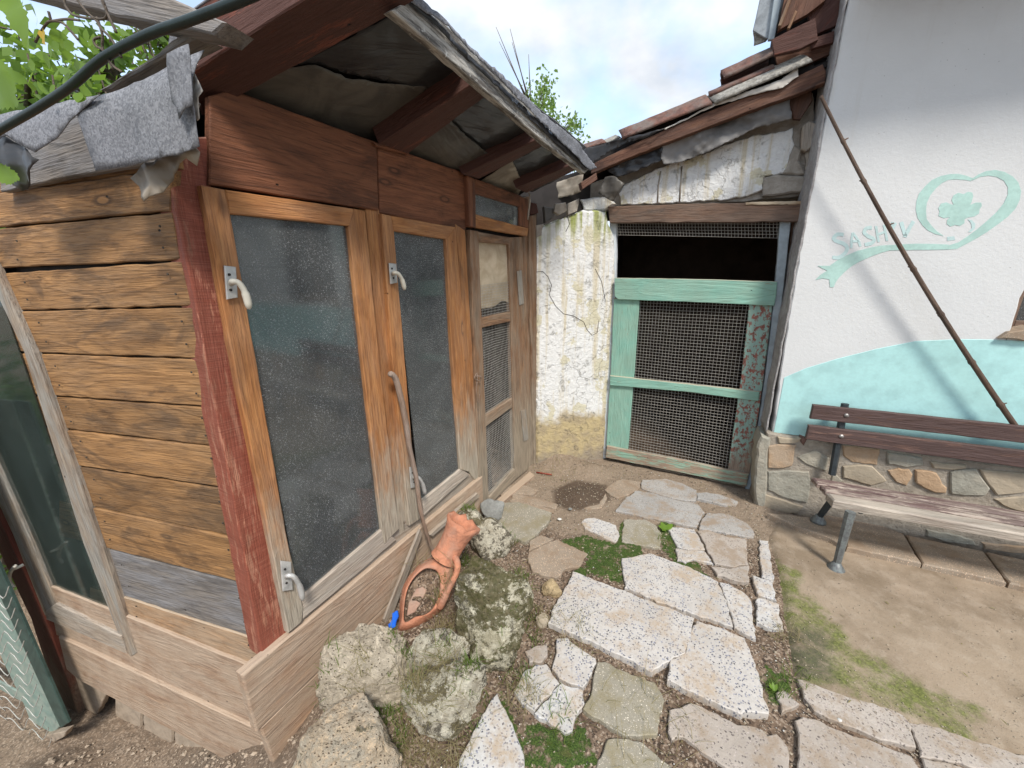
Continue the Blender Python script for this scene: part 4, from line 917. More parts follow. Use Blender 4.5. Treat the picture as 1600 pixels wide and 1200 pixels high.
# ------------------------------------------------------------ OUTBUILDING behind: whitewashed pillar, mesh gate, tiled roof
ob = thing('whitewashed_outbuilding', 'old low outbuilding with flaking whitewash, a mesh gate and a sagging tile roof', 'outbuilding', PG.sz(.5, 0, -.5))
pil = bd('pillar', PP, [(836, 362), (852, 352), (865, 345), (895, 336), (912, 328), (948, 330), (951, 350), (961, 370), (962, 430), (958, 480), (954, 560), (948, 640), (946, 720), (946, 745), (838, 750), (838, 560)], .16, 'whitewash', ob, off=.0, rough=.010, bev=.012, step=.03)
for P in [[(838, 425), (848, 424), (856, 432), (862, 446), (858, 460), (868, 478), (880, 490), (897, 494), (912, 503), (917, 515), (925, 524), (933, 520), (936, 500)], [(886, 336), (890, 350), (884, 362)], [(930, 420), (940, 440), (946, 470)]]:
    tube('crack', [PP.at(x, y, .001) for x, y in P], .0022, 'crack', pil, 4)
bd('loose_masonry', PG, [(905, 312), (948, 306), (962, 318), (947, 328), (912, 330)], .1, 'whitewash_up', ob, off=.04, rough=.006, bev=.012)
def cb_(*p): return [(900+x/4, 50+y/4) for x, y in p]
uw = bd('upper_wall', PG, cb_((-60, 1060), (60, 960), (400, 830), (1000, 560), (1480, 380), (1540, 1010), (1000, 1060), (700, 1085), (200, 1100)), .18, 'roughwall', ob, off=-.02, rough=.008)
bd('plaster_coat', PG, cb_((272, 1005), (300, 960), (360, 925), (540, 842), (620, 810), (700, 792), (850, 742), (990, 682), (1140, 640), (1250, 628), (1300, 618), (1355, 600), (1368, 700), (1330, 800), (1312, 878), (1240, 890), (1182, 902), (1165, 985), (1080, 1022), (1000, 1040), (850, 1055), (700, 1063), (280, 1082)), .03, 'whitewash_up', uw, off=.006, rough=.012, bev=.005, step=.025)
for P in [cb_((530, 870), (515, 960), (510, 1065)), cb_((662, 840), (655, 950), (648, 1060))]:
    tube('drip_stain', [PG.at(x, y, .0065) for x, y in P], .006, 'tarp_pale', uw, 4)
bd('corner_block', PG, cb_((1170, 905), (1260, 890), (1480, 905), (1475, 990), (1165, 1030)), .1, 'roughwall', ob, off=.02, rough=.008, bev=.01)
bd('corner_block', PG, cb_((1365, 700), (1410, 730), (1395, 800), (1440, 870), (1440, 900), (1290, 885)), .1, 'roughwall', ob, off=.012, rough=.012, bev=.01)
bd('corner_block', PG, cb_((1440, 720), (1500, 720), (1495, 850), (1440, 860)), .1, 'roughwall', ob, off=.02, rough=.012, bev=.01)
bd('wood_block', PG, cb_((1415, 590), (1460, 552), (1512, 575), (1500, 700), (1440, 745), (1408, 730)), .1, 'grey', ob, off=.05, rough=.003, bev=.006)
bd('lintel', PG, [(949, 323), (1100, 318), (1255, 315), (1254, 330), (1250, 346), (1100, 347), (953, 348)], .05, 'lintel', ob, off=.06, rough=.005)
sheet('lintel_splinter', PG, [(1165, 316), (1255, 314), (1255, 319), (1165, 320)], 'cloth', ob, off=.064, amp=.002, res=.01)
# dark inside
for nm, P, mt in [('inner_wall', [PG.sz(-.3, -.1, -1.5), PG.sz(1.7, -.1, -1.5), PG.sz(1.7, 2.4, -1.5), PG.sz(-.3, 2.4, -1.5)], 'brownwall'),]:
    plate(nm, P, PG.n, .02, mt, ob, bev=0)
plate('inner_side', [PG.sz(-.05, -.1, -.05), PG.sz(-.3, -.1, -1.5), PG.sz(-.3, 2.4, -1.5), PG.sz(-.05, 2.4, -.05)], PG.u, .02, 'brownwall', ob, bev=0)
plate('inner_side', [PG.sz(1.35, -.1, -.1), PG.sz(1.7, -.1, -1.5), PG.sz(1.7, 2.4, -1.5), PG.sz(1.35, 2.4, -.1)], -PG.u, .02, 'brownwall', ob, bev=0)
plate('inner_ceiling', [PG.sz(-.4, 2.25, -.16), PG.sz(1.7, 2.25, -.16), PG.sz(1.7, 2.25, -1.6), PG.sz(-.4, 2.25, -1.6)], (0, 0, -1), .02, 'soot_dark', ob, bev=0)
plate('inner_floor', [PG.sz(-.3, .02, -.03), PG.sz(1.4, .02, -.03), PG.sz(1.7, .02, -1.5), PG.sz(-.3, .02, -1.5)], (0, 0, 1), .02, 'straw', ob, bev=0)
# wire remnant strip, gate frame posts
wires('wire_mesh', PG, [(963, 345), (1226, 345), (1226, 372), (966, 367)], .02, .0013, 'wire', ob, off=.02, bow=.01)
bd('gate_post', PG, [(953, 328), (964, 328), (959, 560), (946, 716), (937, 718), (949, 560)], .05, 'whitewood', ob, off=.01)
bd('gate_post', PG, [(1219, 345), (1236, 345), (1222, 470), (1207, 600), (1190, 700), (1177, 768), (1164, 765), (1182, 680), (1195, 590), (1209, 470)], .05, 'steelpaint', ob, off=.025)
bd('jamb_board', PG, [(1238, 345), (1256, 338), (1243, 470), (1222, 600), (1203, 690), (1180, 768), (1190, 690), (1210, 585), (1226, 470)], .06, 'lintel', ob, off=-.02)
bd('threshold', PG, [(946, 717), (1165, 760), (1162, 778), (946, 735)], .06, 'ledge', ob, off=.0)
gate = bd('gate', PG, [(960, 434), (1090, 436), (1215, 440), (1213, 460), (1210, 478), (1080, 472), (966, 468), (960, 463)], .024, 'teal', ob, off=.058); gate['label'] = 'teal wooden gate filled with square wire mesh'
for mt, P, o_ in [('teal', [(959, 466), (999, 468), (991, 580), (981, 702), (947, 698), (954, 580)], .034), ('teal_chip', [(1171, 474), (1207, 478), (1192, 600), (1171, 742), (1137, 735), (1158, 590)], .036),
                  ('teal', [(953, 587), (1187, 612), (1185, 627), (1070, 612), (953, 602)], .056), ('teal_low', [(948, 697), (1060, 718), (1170, 741), (1167, 760), (1050, 736), (946, 715)], .055)]:
    bd('rail' if o_ > .05 else 'stile', PG, P, .022, mt, gate, off=o_)
wires('wire_mesh', PG, [(997, 468), (1173, 474), (1139, 737), (979, 703)], .0235, .00135, 'wire', gate, off=.012, bow=.012)
# roof of the outbuilding
PG2 = Plane(PG.P+PG.n*.16, PG.u); PG3 = Plane(PG.P+PG.n*.05, PG.u)
rf = bd('roof', PG2, cb_((92, 830), (200, 775), (380, 690), (540, 620), (860, 480), (1250, 340), (1545, 200), (1562, 245), (1560, 318), (1330, 405), (950, 545), (540, 702), (300, 800), (95, 886)), .05, 'beam', ob, off=.0, rough=.003)
rf['label'] = 'sagging roof edge with a brown timber, clay tiles and torn felt'
sheet('felt_strip', PG2, cb_((540, 702), (700, 640), (950, 545), (1330, 405), (1340, 470), (1345, 545), (1120, 600), (850, 742), (640, 815), (545, 830), (535, 770)), 'tarp_grey', rf, off=-.06, amp=.03, fr=9, rough=.008, res=.014)
bd('loose_plank', PG3, cb_((1325, 405), (1470, 350), (1480, 430), (1400, 545), (1360, 540)), .03, 'beam', rf, off=.02)
sheet('felt_strip', PG2, cb_((190, 860), (400, 760), (545, 702), (535, 800), (380, 870), (260, 910)), 'tarp_black', rf, off=-.05, amp=.03, fr=9, rough=.008)
sheet('felt_strip', PG2, cb_((180, 905), (240, 900), (300, 950), (230, 1060), (140, 1010)), 'tarp', rf, off=-.02, amp=.02, fr=9, rough=.006)
sheet('pale_tarp_edge', PG2, cb_((540, 610), (700, 530), (870, 440), (1080, 370), (1280, 300), (1385, 218), (1392, 275), (1290, 350), (1100, 395), (870, 462), (760, 510), (560, 610)), 'limesoft', rf, off=.012, amp=.012, fr=6, rough=.004, res=.015)
sheet('felt_strip', PG2, cb_((0, 735), (60, 725), (220, 680), (420, 640), (560, 600), (440, 660), (300, 700), (150, 780), (95, 825), (30, 800)), 'tarp_black', rf, off=.02, amp=.025, fr=8, rough=.006)
sheet('felt_strip', PG2, cb_((0, 735), (20, 760), (60, 810), (110, 825), (95, 850), (30, 800), (-20, 760)), 'limesoft', rf, off=.04, amp=.02, fr=8)
sheet('pale_tarp', PG2, [(828, 303), (838, 296), (905, 274), (912, 272), (908, 300), (890, 306), (846, 316), (828, 310)], 'tarp_pale', rf, off=-.02, amp=.02, fr=8)
def tile(P, mt, off, ridges, depth=.30, th=.02):
    """a clay tile seen from its long edge: a ribbed slab running back from the verge"""
    A, B, C, D = [PG2.at(x, y, off) for x, y in P]       # near-lower-left top, right top, right bottom, left bottom
    n = PG2.n; vs = []; K = 26; L = 8; sd_ = random.random()*50
    up = (A+B-C-D)/2; hgt = np.linalg.norm(up); up = up/hgt
    for i in range(L+1):
        s = i/L; base = D*(1-s)+C*s
        for j in range(K+1):
            t = j/K; z = hgt*sm(t*3.2)*(1)+.012*abs(math.sin(t*ridges*math.pi))
            p = base-n*(t*depth)+up*z+np.array(noise.noise_vector(Vector(base*20+n*t*9)))*.004
            vs.append(p)
    m = len(vs); vs += [v-up*th for v in vs]; fs = []
    for i in range(L):
        for j in range(K):
            a = i*(K+1)+j; fs.append([a, a+1, a+K+2, a+K+1]); fs.append([m+a, m+a+K+1, m+a+K+2, m+a+1])
    for i in range(L): a = i*(K+1); fs.append([a, a+K+1, m+a+K+1, m+a]); b = a+K; fs.append([b, m+b, m+b+K+1, b+K+1])
    for j in range(K): fs.append([j, m+j, m+j+1, j+1]); b = L*(K+1)+j; fs.append([b, b+1, m+b+1, m+b])
    return obj('roof_tile', vs, fs, mt, rf, frame_of([A, B, C, D], n), True)
tile(cb_((270, 592), (780, 362), (845, 430), (285, 655)), 'rooftile', .03, 3)
tile(cb_((850, 352), (1380, 118), (1470, 165), (860, 432)), 'lichentile', .035, 4)
tile(cb_((900, 220), (1235, 38), (1250, 120), (920, 275)), 'rooftile', -.03, 3)
tile(cb_((830, 360), (1230, 160), (1240, 210), (830, 385)), 'rooftile', -.015, 3)
tile(cb_((0, 700), (120, 648), (180, 680), (10, 735)), 'rooftile', -.05, 3)
tile(cb_((120, 668), (260, 620), (270, 650), (180, 690)), 'lichentile', -.06, 2)
# rubble and rags in the dark gap over the door post
for P, mt, o_ in [([(826, 315), (838, 318), (842, 332), (828, 336)], 'redbeam', .04), ([(868, 318), (884, 316), (886, 330), (874, 336), (866, 330)], 'tarp_pale', .03), ([(888, 318), (906, 310), (902, 330), (888, 336)], 'roughwall', .02), ([(838, 352), (850, 350), (846, 368), (838, 372)], 'roughwall', .02), ([(907, 285), (932, 270), (934, 280), (910, 296)], 'beam', .1), ([(850, 322), (866, 326), (864, 340), (852, 348)], 'tarp', .0)]:
    bd('rubble', PP, P, .05, mt, ob, off=o_, rough=.006)
bd('gap_blackout', PG, [(820, 300), (950, 255), (965, 320), (820, 372)], .02, 'soot_dark', ob, off=-.12)  # dark sheets added so no sky shows through the gap
bd('gap_blackout', PP, [(800, 300), (990, 240), (960, 325), (836, 400), (800, 400)], .02, 'soot_dark', ob, off=-.17)
bd('verge_blackout', PG2, cb_((60, 800), (270, 665), (850, 435), (1250, 215), (1480, 170), (1500, 260), (900, 520), (100, 870)), .02, 'soot_dark', rf, off=-.08)  # added dark sheet, hides the slits of sky under the tiles
bd('gap_blackout', PG, [(938, 316), (968, 316), (966, 345), (938, 345)], .02, 'soot_dark', ob, off=-.03)  # added dark sheet closing the bright gap beside the gate post
# the roof's upper courses, running back
plate('roof_deck', [PG.sz(-.9, 2.18, .1), PG.sz(1.2, 2.75, .1), PG.sz(1.2, 2.9, -1.7), PG.sz(-.9, 2.33, -1.7)], (0, 0, 1), .03, 'soot_dark', rf, bev=0)

# ------------------------------------------------------------ HOUSE at the right
house = thing('white_house', 'white rendered house wall with mint dado, painted heart and stone plinth', 'house', PW.sz(1.2, 0, -.1))
hw = plate('wall', [PW.sz(a, b) for a, b in [(-.01, .56), (.4, .56), (.93, .56), (.93, 3.4), (.45, 3.4), (-.03, 3.4), (-.04, 2.7), (-.045, 2.0), (-.04, 1.3)]], PW.n, .32, 'render', house, bev=.006, rough=.006, step=.05)
for q in [[(.93, .56), (1.95, .56), (1.95, 1.265), (.93, 1.265)], [(.93, 2.35), (1.95, 2.35), (1.95, 3.4), (.93, 3.4)], [(1.95, .56), (5.5, .56), (5.5, 3.4), (1.95, 3.4)]]:
    bsz('wall', PW, q, .32, 'render', house, bev=0)
sheet('wall_edge', Plane(PW.sz(-.045, 0, -.002), PW.n), None, 'reveal', house, amp=.008, fr=9, res=.03, th=.01, world=[PW.sz(-.052, .56, .004), PW.sz(-.052, 3.4, .004), PW.sz(-.052, 3.4, -.3), PW.sz(-.052, .56, -.3)])
# painted band with the sweeping upper edge
band = [(1225, 590), (1260, 575), (1310, 560), (1370, 545), (1430, 533), (1500, 530), (1565, 531)]
P = [PW.at(x, y, .0) for x, y in band]; P = [PW.sz(*PW.uv(p)) for p in P]
P += [PW.sz(5.4, 1.2), PW.sz(5.4, .563), PW.sz(-.004, .563)]
plate('painted_band', [p+PW.n*.003 for p in P], PW.n, .006, 'mint', house, bev=.0015)
def cl(*p): return [(1200+x/4, 250+y/4) for x, y in p]
def ch(*p): return [(1420+x/8, 250+y/8) for x, y in p]
def cs(*p): return [(1270+x/8, 320+y/8) for x, y in p]
def deco(name, px, mt='mint2', off=.0012):
    P = [PW.at(x, y, off) for x, y in px]
    sheet(name, PW, None, mt, house, amp=.0, res=.03, th=.0008, rough=.0015, world=P, smooth=False)
heart = ch((435, 950), (330, 925), (240, 880), (170, 815), (110, 720), (88, 620), (95, 520), (130, 420), (200, 330), (290, 250), (400, 200), (520, 175), (620, 175), (720, 195), (800, 225),
           (870, 180), (960, 140), (1080, 125), (1200, 150), (1300, 205), (1370, 280), (1403, 390), (1390, 500), (1340, 600), (1240, 710), (1120, 800), (980, 900), (850, 980), (720, 1050), (590, 1110),
           (300, 1118), (100, 1105), (0, 1098))
ribbon_top = cs((1200, 565), (960, 570), (850, 600), (720, 650), (580, 710), (480, 770), (400, 840), (330, 910), (290, 960), (262, 1028), (215, 1030), (208, 930), (120, 920), (30, 942), (90, 880), (180, 822), (120, 795), (60, 762), (210, 762), (300, 700), (430, 630), (560, 575), (720, 535), (850, 510), (1000, 500), (1200, 488))
deco('painted_heart', ch((435, 950), (330, 925), (240, 880), (170, 815), (110, 720), (88, 620), (95, 520), (130, 420), (200, 330), (290, 250), (400, 200), (520, 175), (620, 175), (720, 195), (800, 228), (780, 262), (700, 248), (600, 240), (500, 248), (410, 290), (340, 350), (270, 440), (225, 540), (215, 640), (225, 740), (280, 820), (350, 890)))
deco('painted_heart', ch((800, 228), (870, 180), (960, 140), (1080, 125), (1200, 150), (1300, 205), (1370, 280), (1403, 390), (1390, 500), (1340, 600), (1240, 710), (1120, 800), (980, 900), (850, 980), (720, 1050), (600, 1112), (500, 1118), (500, 1068), (620, 1030), (740, 950), (860, 860), (980, 760), (1100, 650), (1190, 540), (1240, 430), (1240, 340), (1190, 260), (1100, 210), (1000, 195), (900, 210), (830, 240), (790, 258)))
deco('painted_ribbon', cs((1200, 565), (960, 570), (850, 600), (720, 650), (580, 710), (480, 770), (400, 840), (330, 910), (290, 960), (262, 1028), (215, 1030), (208, 930), (120, 920), (30, 942), (90, 880), (180, 822), (120, 795), (60, 762), (210, 762), (300, 700), (430, 630), (560, 575), (720, 535), (850, 510), (1000, 500), (1200, 488), (1500, 488), (1700, 498), (1697, 560), (1500, 562)), 'mint2', .0019)
deco('painted_clover', ch((560, 560), (535, 500), (560, 440), (620, 410), (685, 425), (740, 398), (795, 405), (805, 450), (790, 520), (770, 560), (840, 530), (905, 530), (912, 575), (885, 620), (880, 670), (820, 705), (745, 715), (700, 740), (695, 790), (640, 822), (580, 812), (520, 832), (475, 800), (480, 750), (515, 715), (440, 728), (375, 700), (385, 640), (370, 600), (400, 545), (470, 530), (530, 555)))
deco('painted_stem', ch((735, 740), (790, 750), (830, 800), (825, 860), (780, 900), (740, 905), (790, 850), (780, 790)), 'mint3')
deco('painted_stem', ch((480, 960), (570, 955), (580, 1000), (480, 1010)), 'mint3')
def stroke(pts, w, mt='mint3'):
    pts = [np.array(p, float) for p in (spline(pts, 5) if len(pts) > 2 else pts)]; L, R = [], []
    for i, p in enumerate(pts):
        t = pts[min(i+1, len(pts)-1)]-pts[max(i-1, 0)]; t /= np.linalg.norm(t); nn = np.array([-t[1], t[0]])*w/2
        L.append(tuple(p+nn)); R.append(tuple(p-nn))
    return cs(*(L+R[::-1]))
for nm, P in [('S', [(385, 375), (310, 370), (262, 420), (300, 455), (390, 490), (430, 540), (400, 610), (320, 660), (245, 655)]),
              ('A', [(480, 540), (485, 440), (500, 350)]), ('A', [(500, 350), (560, 430), (600, 520)]), ('A', [(490, 455), (570, 455)]),
              ('S', [(740, 285), (670, 295), (645, 350), (700, 395), (765, 430), (740, 475), (650, 500)]),
              ('H', [(790, 265), (805, 360), (825, 465)]), ('H', [(800, 375), (900, 340)]), ('H', [(890, 250), (910, 350), (930, 450)]),
              ('K', [(1000, 215), (985, 300), (1010, 400)]), ('K', [(1040, 225), (995, 310)]),
              ('Y', [(1105, 215), (1130, 300), (1155, 385)]), ('Y', [(1260, 205), (1210, 290), (1155, 390)]), ('Y', [(1155, 370), (1152, 405)])]:
    deco('painted_letter', stroke(P, 46 if nm in 'SY' else 30), 'mint3', .0014)
# plinth
pl = bsz('plinth', PW, [(-.045, -.1), (5.5, -.1), (5.5, .555), (-.045, .562)], .34, 'mortar', house, off=.03, bev=.01, rough=.006)
for mt, P in [('st_orange', c5((0, 332), (80, 322), (150, 328), (132, 440), (60, 458), (0, 452))), ('st_tan', c5((50, 285), (120, 290), (180, 292), (150, 318), (60, 322))), ('rooftile', c5((172, 285), (212, 298), (190, 332), (170, 310))),
              ('st_grey', c5((160, 392), (255, 352), (330, 400), (312, 470), (200, 430))), ('st_orange', c5((402, 332), (500, 338), (600, 350), (588, 438), (450, 420), (405, 385))), ('st_grey', c5((640, 368), (730, 380), (832, 400), (830, 440), (740, 448), (642, 430))),
              ('st_tan', c5((400, 445), (480, 432), (560, 442), (640, 520), (560, 548), (402, 500))), ('st_orange', c5((642, 465), (700, 455), (755, 460), (780, 490), (742, 550), (690, 528))), ('st_orange', c5((790, 462), (850, 466), (905, 482), (960, 560), (950, 588), (900, 585), (790, 532))),
              ('st_grey', c5((976, 472), (1040, 462), (1120, 460), (1160, 520), (1192, 565), (1170, 600), (1060, 598), (980, 590))), ('st_tan', c5((1132, 460), (1250, 470), (1400, 482), (1400, 580), (1230, 600), (1182, 540))), ('st_tan', c5((1215, 620), (1400, 600), (1400, 700), (1260, 655))),
              ('st_grey', c5((0, 470), (110, 465), (220, 472), (230, 560), (210, 640), (110, 620), (0, 570))), ('st_tan', c5((-20, 590), (100, 630), (190, 660), (160, 700), (-30, 680))), ('st_orange', c5((1145, 852), (1250, 862), (1400, 876), (1400, 915), (1290, 905), (1165, 888))),
              ('st_grey', c5((850, 780), (960, 800), (1100, 835), (1120, 870), (960, 850), (850, 815))), ('st_grey', c5((350, 470), (400, 520), (380, 560), (330, 540))), ('st_tan', c5((870, 420), (1060, 440), (1060, 455), (960, 462), (890, 452)))]:
    bd('stone', PW, P, .04, mt, pl, off=.038+random.uniform(0, .008), rough=.006, bev=.006, step=.03)
r_in = random.Random(5)
for k in range(16):          # plinth goes on beyond the frame
    s = 1.35+k*.26; 
    for z0 in (.08, .32): bsz('stone', PW, [(s, z0), (s+.21, z0-.02), (s+.23, z0+.17), (s+.1, z0+.2), (s-.01, z0+.17)], .04, r_in.choice(['st_tan', 'st_orange', 'st_grey']), pl, off=.04, bev=.006, rough=.006)
bd('corner_stone', PW, [(1184, 690), (1190, 682), (1206, 684), (1200, 720), (1198, 790), (1184, 800), (1178, 770)], .2, 'st_grey', house, off=.045, rough=.012, bev=.012)
# window
hwn = bsz('window', PW, [(.93, 1.29), (.98, 1.29), (.98, 2.35), (.93, 2.35)], .05, 'lintel', house, off=-.08); hwn['label'] = 'brown framed window cut by the right edge'
for q in [[(1.9, 1.29), (1.95, 1.29), (1.95, 2.35), (1.9, 2.35)], [(.98, 1.29), (1.9, 1.29), (1.9, 1.34), (.98, 1.34)], [(.98, 2.3), (1.9, 2.3), (1.9, 2.35), (.98, 2.35)], [(1.42, 1.34), (1.46, 1.34), (1.46, 2.3), (1.42, 2.3)]]:
    bsz('frame_member', PW, q, .05, 'lintel', hwn, off=-.081, bev=.003)
bsz('glass_pane', PW, [(.97, 1.33), (1.91, 1.33), (1.91, 2.31), (.97, 2.31)], .004, 'glass', hwn, off=-.1, bev=0)
bsz('dark_backing', PW, [(.95, 1.28), (1.94, 1.28), (1.94, 2.33), (.95, 2.33)], .01, 'soot_dark', hwn, off=-.16, bev=0)  # plain dark sheet behind the pane
bd('sill', PW, [(1563, 529), (1578, 518), (1620, 512), (1620, 532), (1600, 533), (1588, 531)], .12, 'sand_slab', hwn, off=.03, rough=.006, bev=.006)
# eave of the house
for k in range(3):
    plate('soffit_board', [PW.sz(a, 2.99, b) for a, b in [(.0, .004+k*.15), (5.5, .004+k*.15), (5.5, .146+k*.15), (.0, .146+k*.15)]], (0, 0, -1), .02, 'redbeam', house, bev=.002)
for P, mt, o_ in [([(1225, 0), (1240, -60), (1300, -60), (1290, 0), (1262, 22), (1215, 48)], 'beam', .0), ([(1262, 20), (1292, -6), (1345, -40), (1330, 30), (1305, 40), (1270, 56)], 'redbeam', -.03),
                  ([(1205, 62), (1240, 44), (1274, 28), (1278, 62), (1250, 76), (1210, 86)], 'redbeam', .04), ([(1210, 84), (1252, 74), (1300, 58), (1296, 84), (1262, 100), (1216, 108)], 'beam', -.05), ([(1268, 60), (1304, 48), (1302, 66), (1268, 76)], 'redbeam', .02),
                  ([(1216, 40), (1236, -14), (1240, -12), (1221, 40)], 'doorwood', .03), ([(1230, 44), (1243, 16), (1246, 18), (1234, 44)], 'doorwood', .045)]:
    bd('eave_board', PG2, P, .03, mt, house, off=o_, bev=.002)
bd('soffit_back', PG2, [(1222, -60), (1350, -60), (1322, 60), (1300, 130), (1200, 110), (1204, 70)], .02, 'soot_dark', house, off=-.12)
bd('verge_sheet', PG2, [(1176, 48), (1192, -25), (1232, -25), (1206, 62), (1196, 60)], .008, 'roofmetal', house, off=-.06)
bd('bargeboard', PG2, [(1212, -25), (1226, -25), (1210, 62), (1200, 62)], .02, 'steelpaint', house, off=-.04)
bd('gap_fill', PG, [(1230, -20), (1345, -20), (1310, 180), (1290, 300), (1262, 340), (1250, 300), (1255, 200)], .05, 'soot_dark', house, off=-.1)
bd('corner_beam', PG2, [(1316, -20), (1338, -20), (1330, 40), (1300, 105), (1290, 118), (1302, 60)], .05, 'greyboard', house, off=-.1)
sheet('old_tile_edge', PG2, [(1177, 45), (1205, 30), (1210, 50), (1196, 66), (1178, 72)], 'lichentile', house, off=-.09, amp=.02, fr=12)

# ------------------------------------------------------------ BENCH
bn = thing('garden_bench', 'worn slatted garden bench with maroon back slats against the stone plinth', 'bench', G(1305, 890)*[1, 1, 0])
L = 1.62; bs0 = PB.uv(PB.at(1268, 640))[0]
for z0, z1 in ((.722, .813), (.585, .678)):
    bsz('back_slat', PB, [(bs0, z0), (bs0+L, z0), (bs0+L, z1), (bs0, z1)], .026, 'bench', bn, off=.012, bev=.004, rough=.002)
for s in (.17, L-.17):
    tube('back_post', [PB.sz(bs0+s-.005, .83, -.03), PB.sz(bs0+s, .6, -.02), PB.sz(bs0+s+.005, .37, .0)], .02, 'darkmetal', bn, 6, smooth=False)
    for z_ in (.77, .635): p = PB.sz(bs0+s, z_, .012); tube('bolt', [p, p+PB.n*.004], .012, 'bolt', bn, 10)
e_ = az(114); zs = .385
A = G(1268.5, 745, zs); wd = PB.n*1.0; wd = wd-np.dot(wd, e_)*e_; wd /= np.linalg.norm(wd)
for i, (mt, a, b, ex) in enumerate([('bench_old', 0, .075, 0), ('bench_old', .093, .162, .02), ('bench_front', .178, .262, .03)]):
    o0 = A+wd*a; o1 = A+wd*b
    plate('seat_slat', [o0+e_*ex, o0+e_*(L+ex), o1+e_*(L+ex), o1+e_*(ex+.01)], (0, 0, 1), .045 if i == 2 else .03, mt, bn, bev=.008, rough=.003)
for s in (.13, L-.2):
    ft = G(1305, 890)+e_*(s-.13); rt = np.append(G(1278, 815, .045)[:2], .045)+e_*(s-.13); top = ft+e_*.012-wd*.03; topr = rt*.35+(A+e_*(s+.05)+wd*.04)*.65
    for nm, a_, b_, r0, r1, zb in (('front_leg', top, ft, .024, .018, .0), ('rear_leg', topr, rt, .022, .018, .045)):
        a2 = np.array([a_[0], a_[1], zs-.03]); b2 = np.array([b_[0], b_[1], zb+.03])
        lg = tube(nm, [a2, a2*.5+b2*.5, b2], [r0, (r0+r1)/2, r1], 'castiron' if nm == 'front_leg' else 'darkmetal', bn, 6, smooth=False)
        tube('foot', [b2+np.array([0, 0, .02]), b2, b2+np.array([0, 0, -.018]), b2+np.array([0, 0, -.03])], [.018, .028, .042, .044], 'castiron', lg, 14)
    tube('seat_bracket', [np.array([*(A+e_*(s+.04)+wd*-.03)[:2], zs-.045]), np.array([*(A+e_*(s+.04)+wd*.25)[:2], zs-.045])], .016, 'castiron', bn, 6)

# ------------------------------------------------------------ leaning things
bp = [PW.at(1283, 150, .12), PW.at(1588, 668, .07)]
cane = thing('bamboo_cane', 'long dark bamboo cane leaning across the white wall over the painted lettering', 'cane', bp[1])
cpx = [(1283, 150), (1307, 200), (1331, 250), (1360, 304), (1390, 352), (1417, 406), (1455, 464), (1491, 527), (1540, 597), (1588, 668)]
cq = np.polyfit([q[1] for q in cpx], [q[0] for q in cpx], 2)
csp = [PW.at(np.polyval(cq, y), y, .12-.05*i/80) for i, y in enumerate(np.linspace(150, 668, 81))]
def cane_at(t):
    f = t*(len(csp)-1); i = min(int(f), len(csp)-2); return csp[i]*(1-f+i)+csp[i+1]*(f-i)
k = 44; pts, rr = [], []
nodes = [.0, .135, .26, .39, .52, .66, .80, .93]
for i in range(k*3+1):
    t = i/(k*3); p = cane_at(t)
    d = min(abs(t-n_) for n_ in nodes); pts.append(p); rr.append((.0075+.0055*t)*(1.28 if d < .0035 else 1.))
tube('culm', pts, rr, 'bamboo', cane, 10)
for n_ in nodes[1:]:
    p = cane_at(n_); tube('branch_stub', [p, p+PW.u*(.022 if int(n_*100) % 2 else -.022)+np.array([0, 0, .010])], [.005, .003], 'bamboo', cane, 5)
sp_ = [(608, 583), (618, 592), (627, 625), (634, 660), (640, 700), (650, 745), (656, 790), (664, 825), (678, 866)]
st = tube('crooked_stick', spline([PF.at(x, y, .065+.02*i/8) for i, (x, y) in enumerate(sp_)], 5), [.009, .0135]+[.014]*16+[.012]*14+[.010]*9, 'stick', None, 8)
tag(st, 'long crooked grey stick leaning on the frame between the two tall windows', 'stick')
lath = plate('wooden_lath', [PF.at(x, y, .07) for x, y in [(656, 827), (661, 834), (614, 962), (603, 975), (600, 968)]], PF.n, .012, 'grey', None, bev=.002, rough=.002)
tag(lath, 'short pale lath leaning on the ledge boards above the blue plastic scrap', 'lath')
trim = plate('trim_batten', [PF.at(x, y, .06) for x, y in [(746, 770), (750, 776), (676, 839), (671, 836)]], PF.n, .02, 'grey', None, bev=.003, rough=.002)
tag(trim, 'thin batten leaning on the shed foot behind the broken terracotta jug', 'batten')
cable = tube('black_cable', spline([PL.at(x, y, .3) for x, y in [(-60, 240), (0, 203), (60, 168), (110, 135), (160, 92), (230, 55), (300, 30), (390, -5), (460, -40)]], 6), .0068, 'rubber', None, 12)
tag(cable, 'thick dark cable slung past the felt flap at the upper left', 'cable')
# pergola beam overhead
pbm = plate('pergola_beam', [PL.at(x, y, .12) for x, y in [(-60, -38), (60, -70), (230, -20), (352, 34), (332, 52), (180, 24), (80, -1)]], PL.n, .06, 'greyboard', None, bev=.004, rough=.004)
tag(pbm, 'weathered grey timber running overhead at the upper left corner', 'beam')

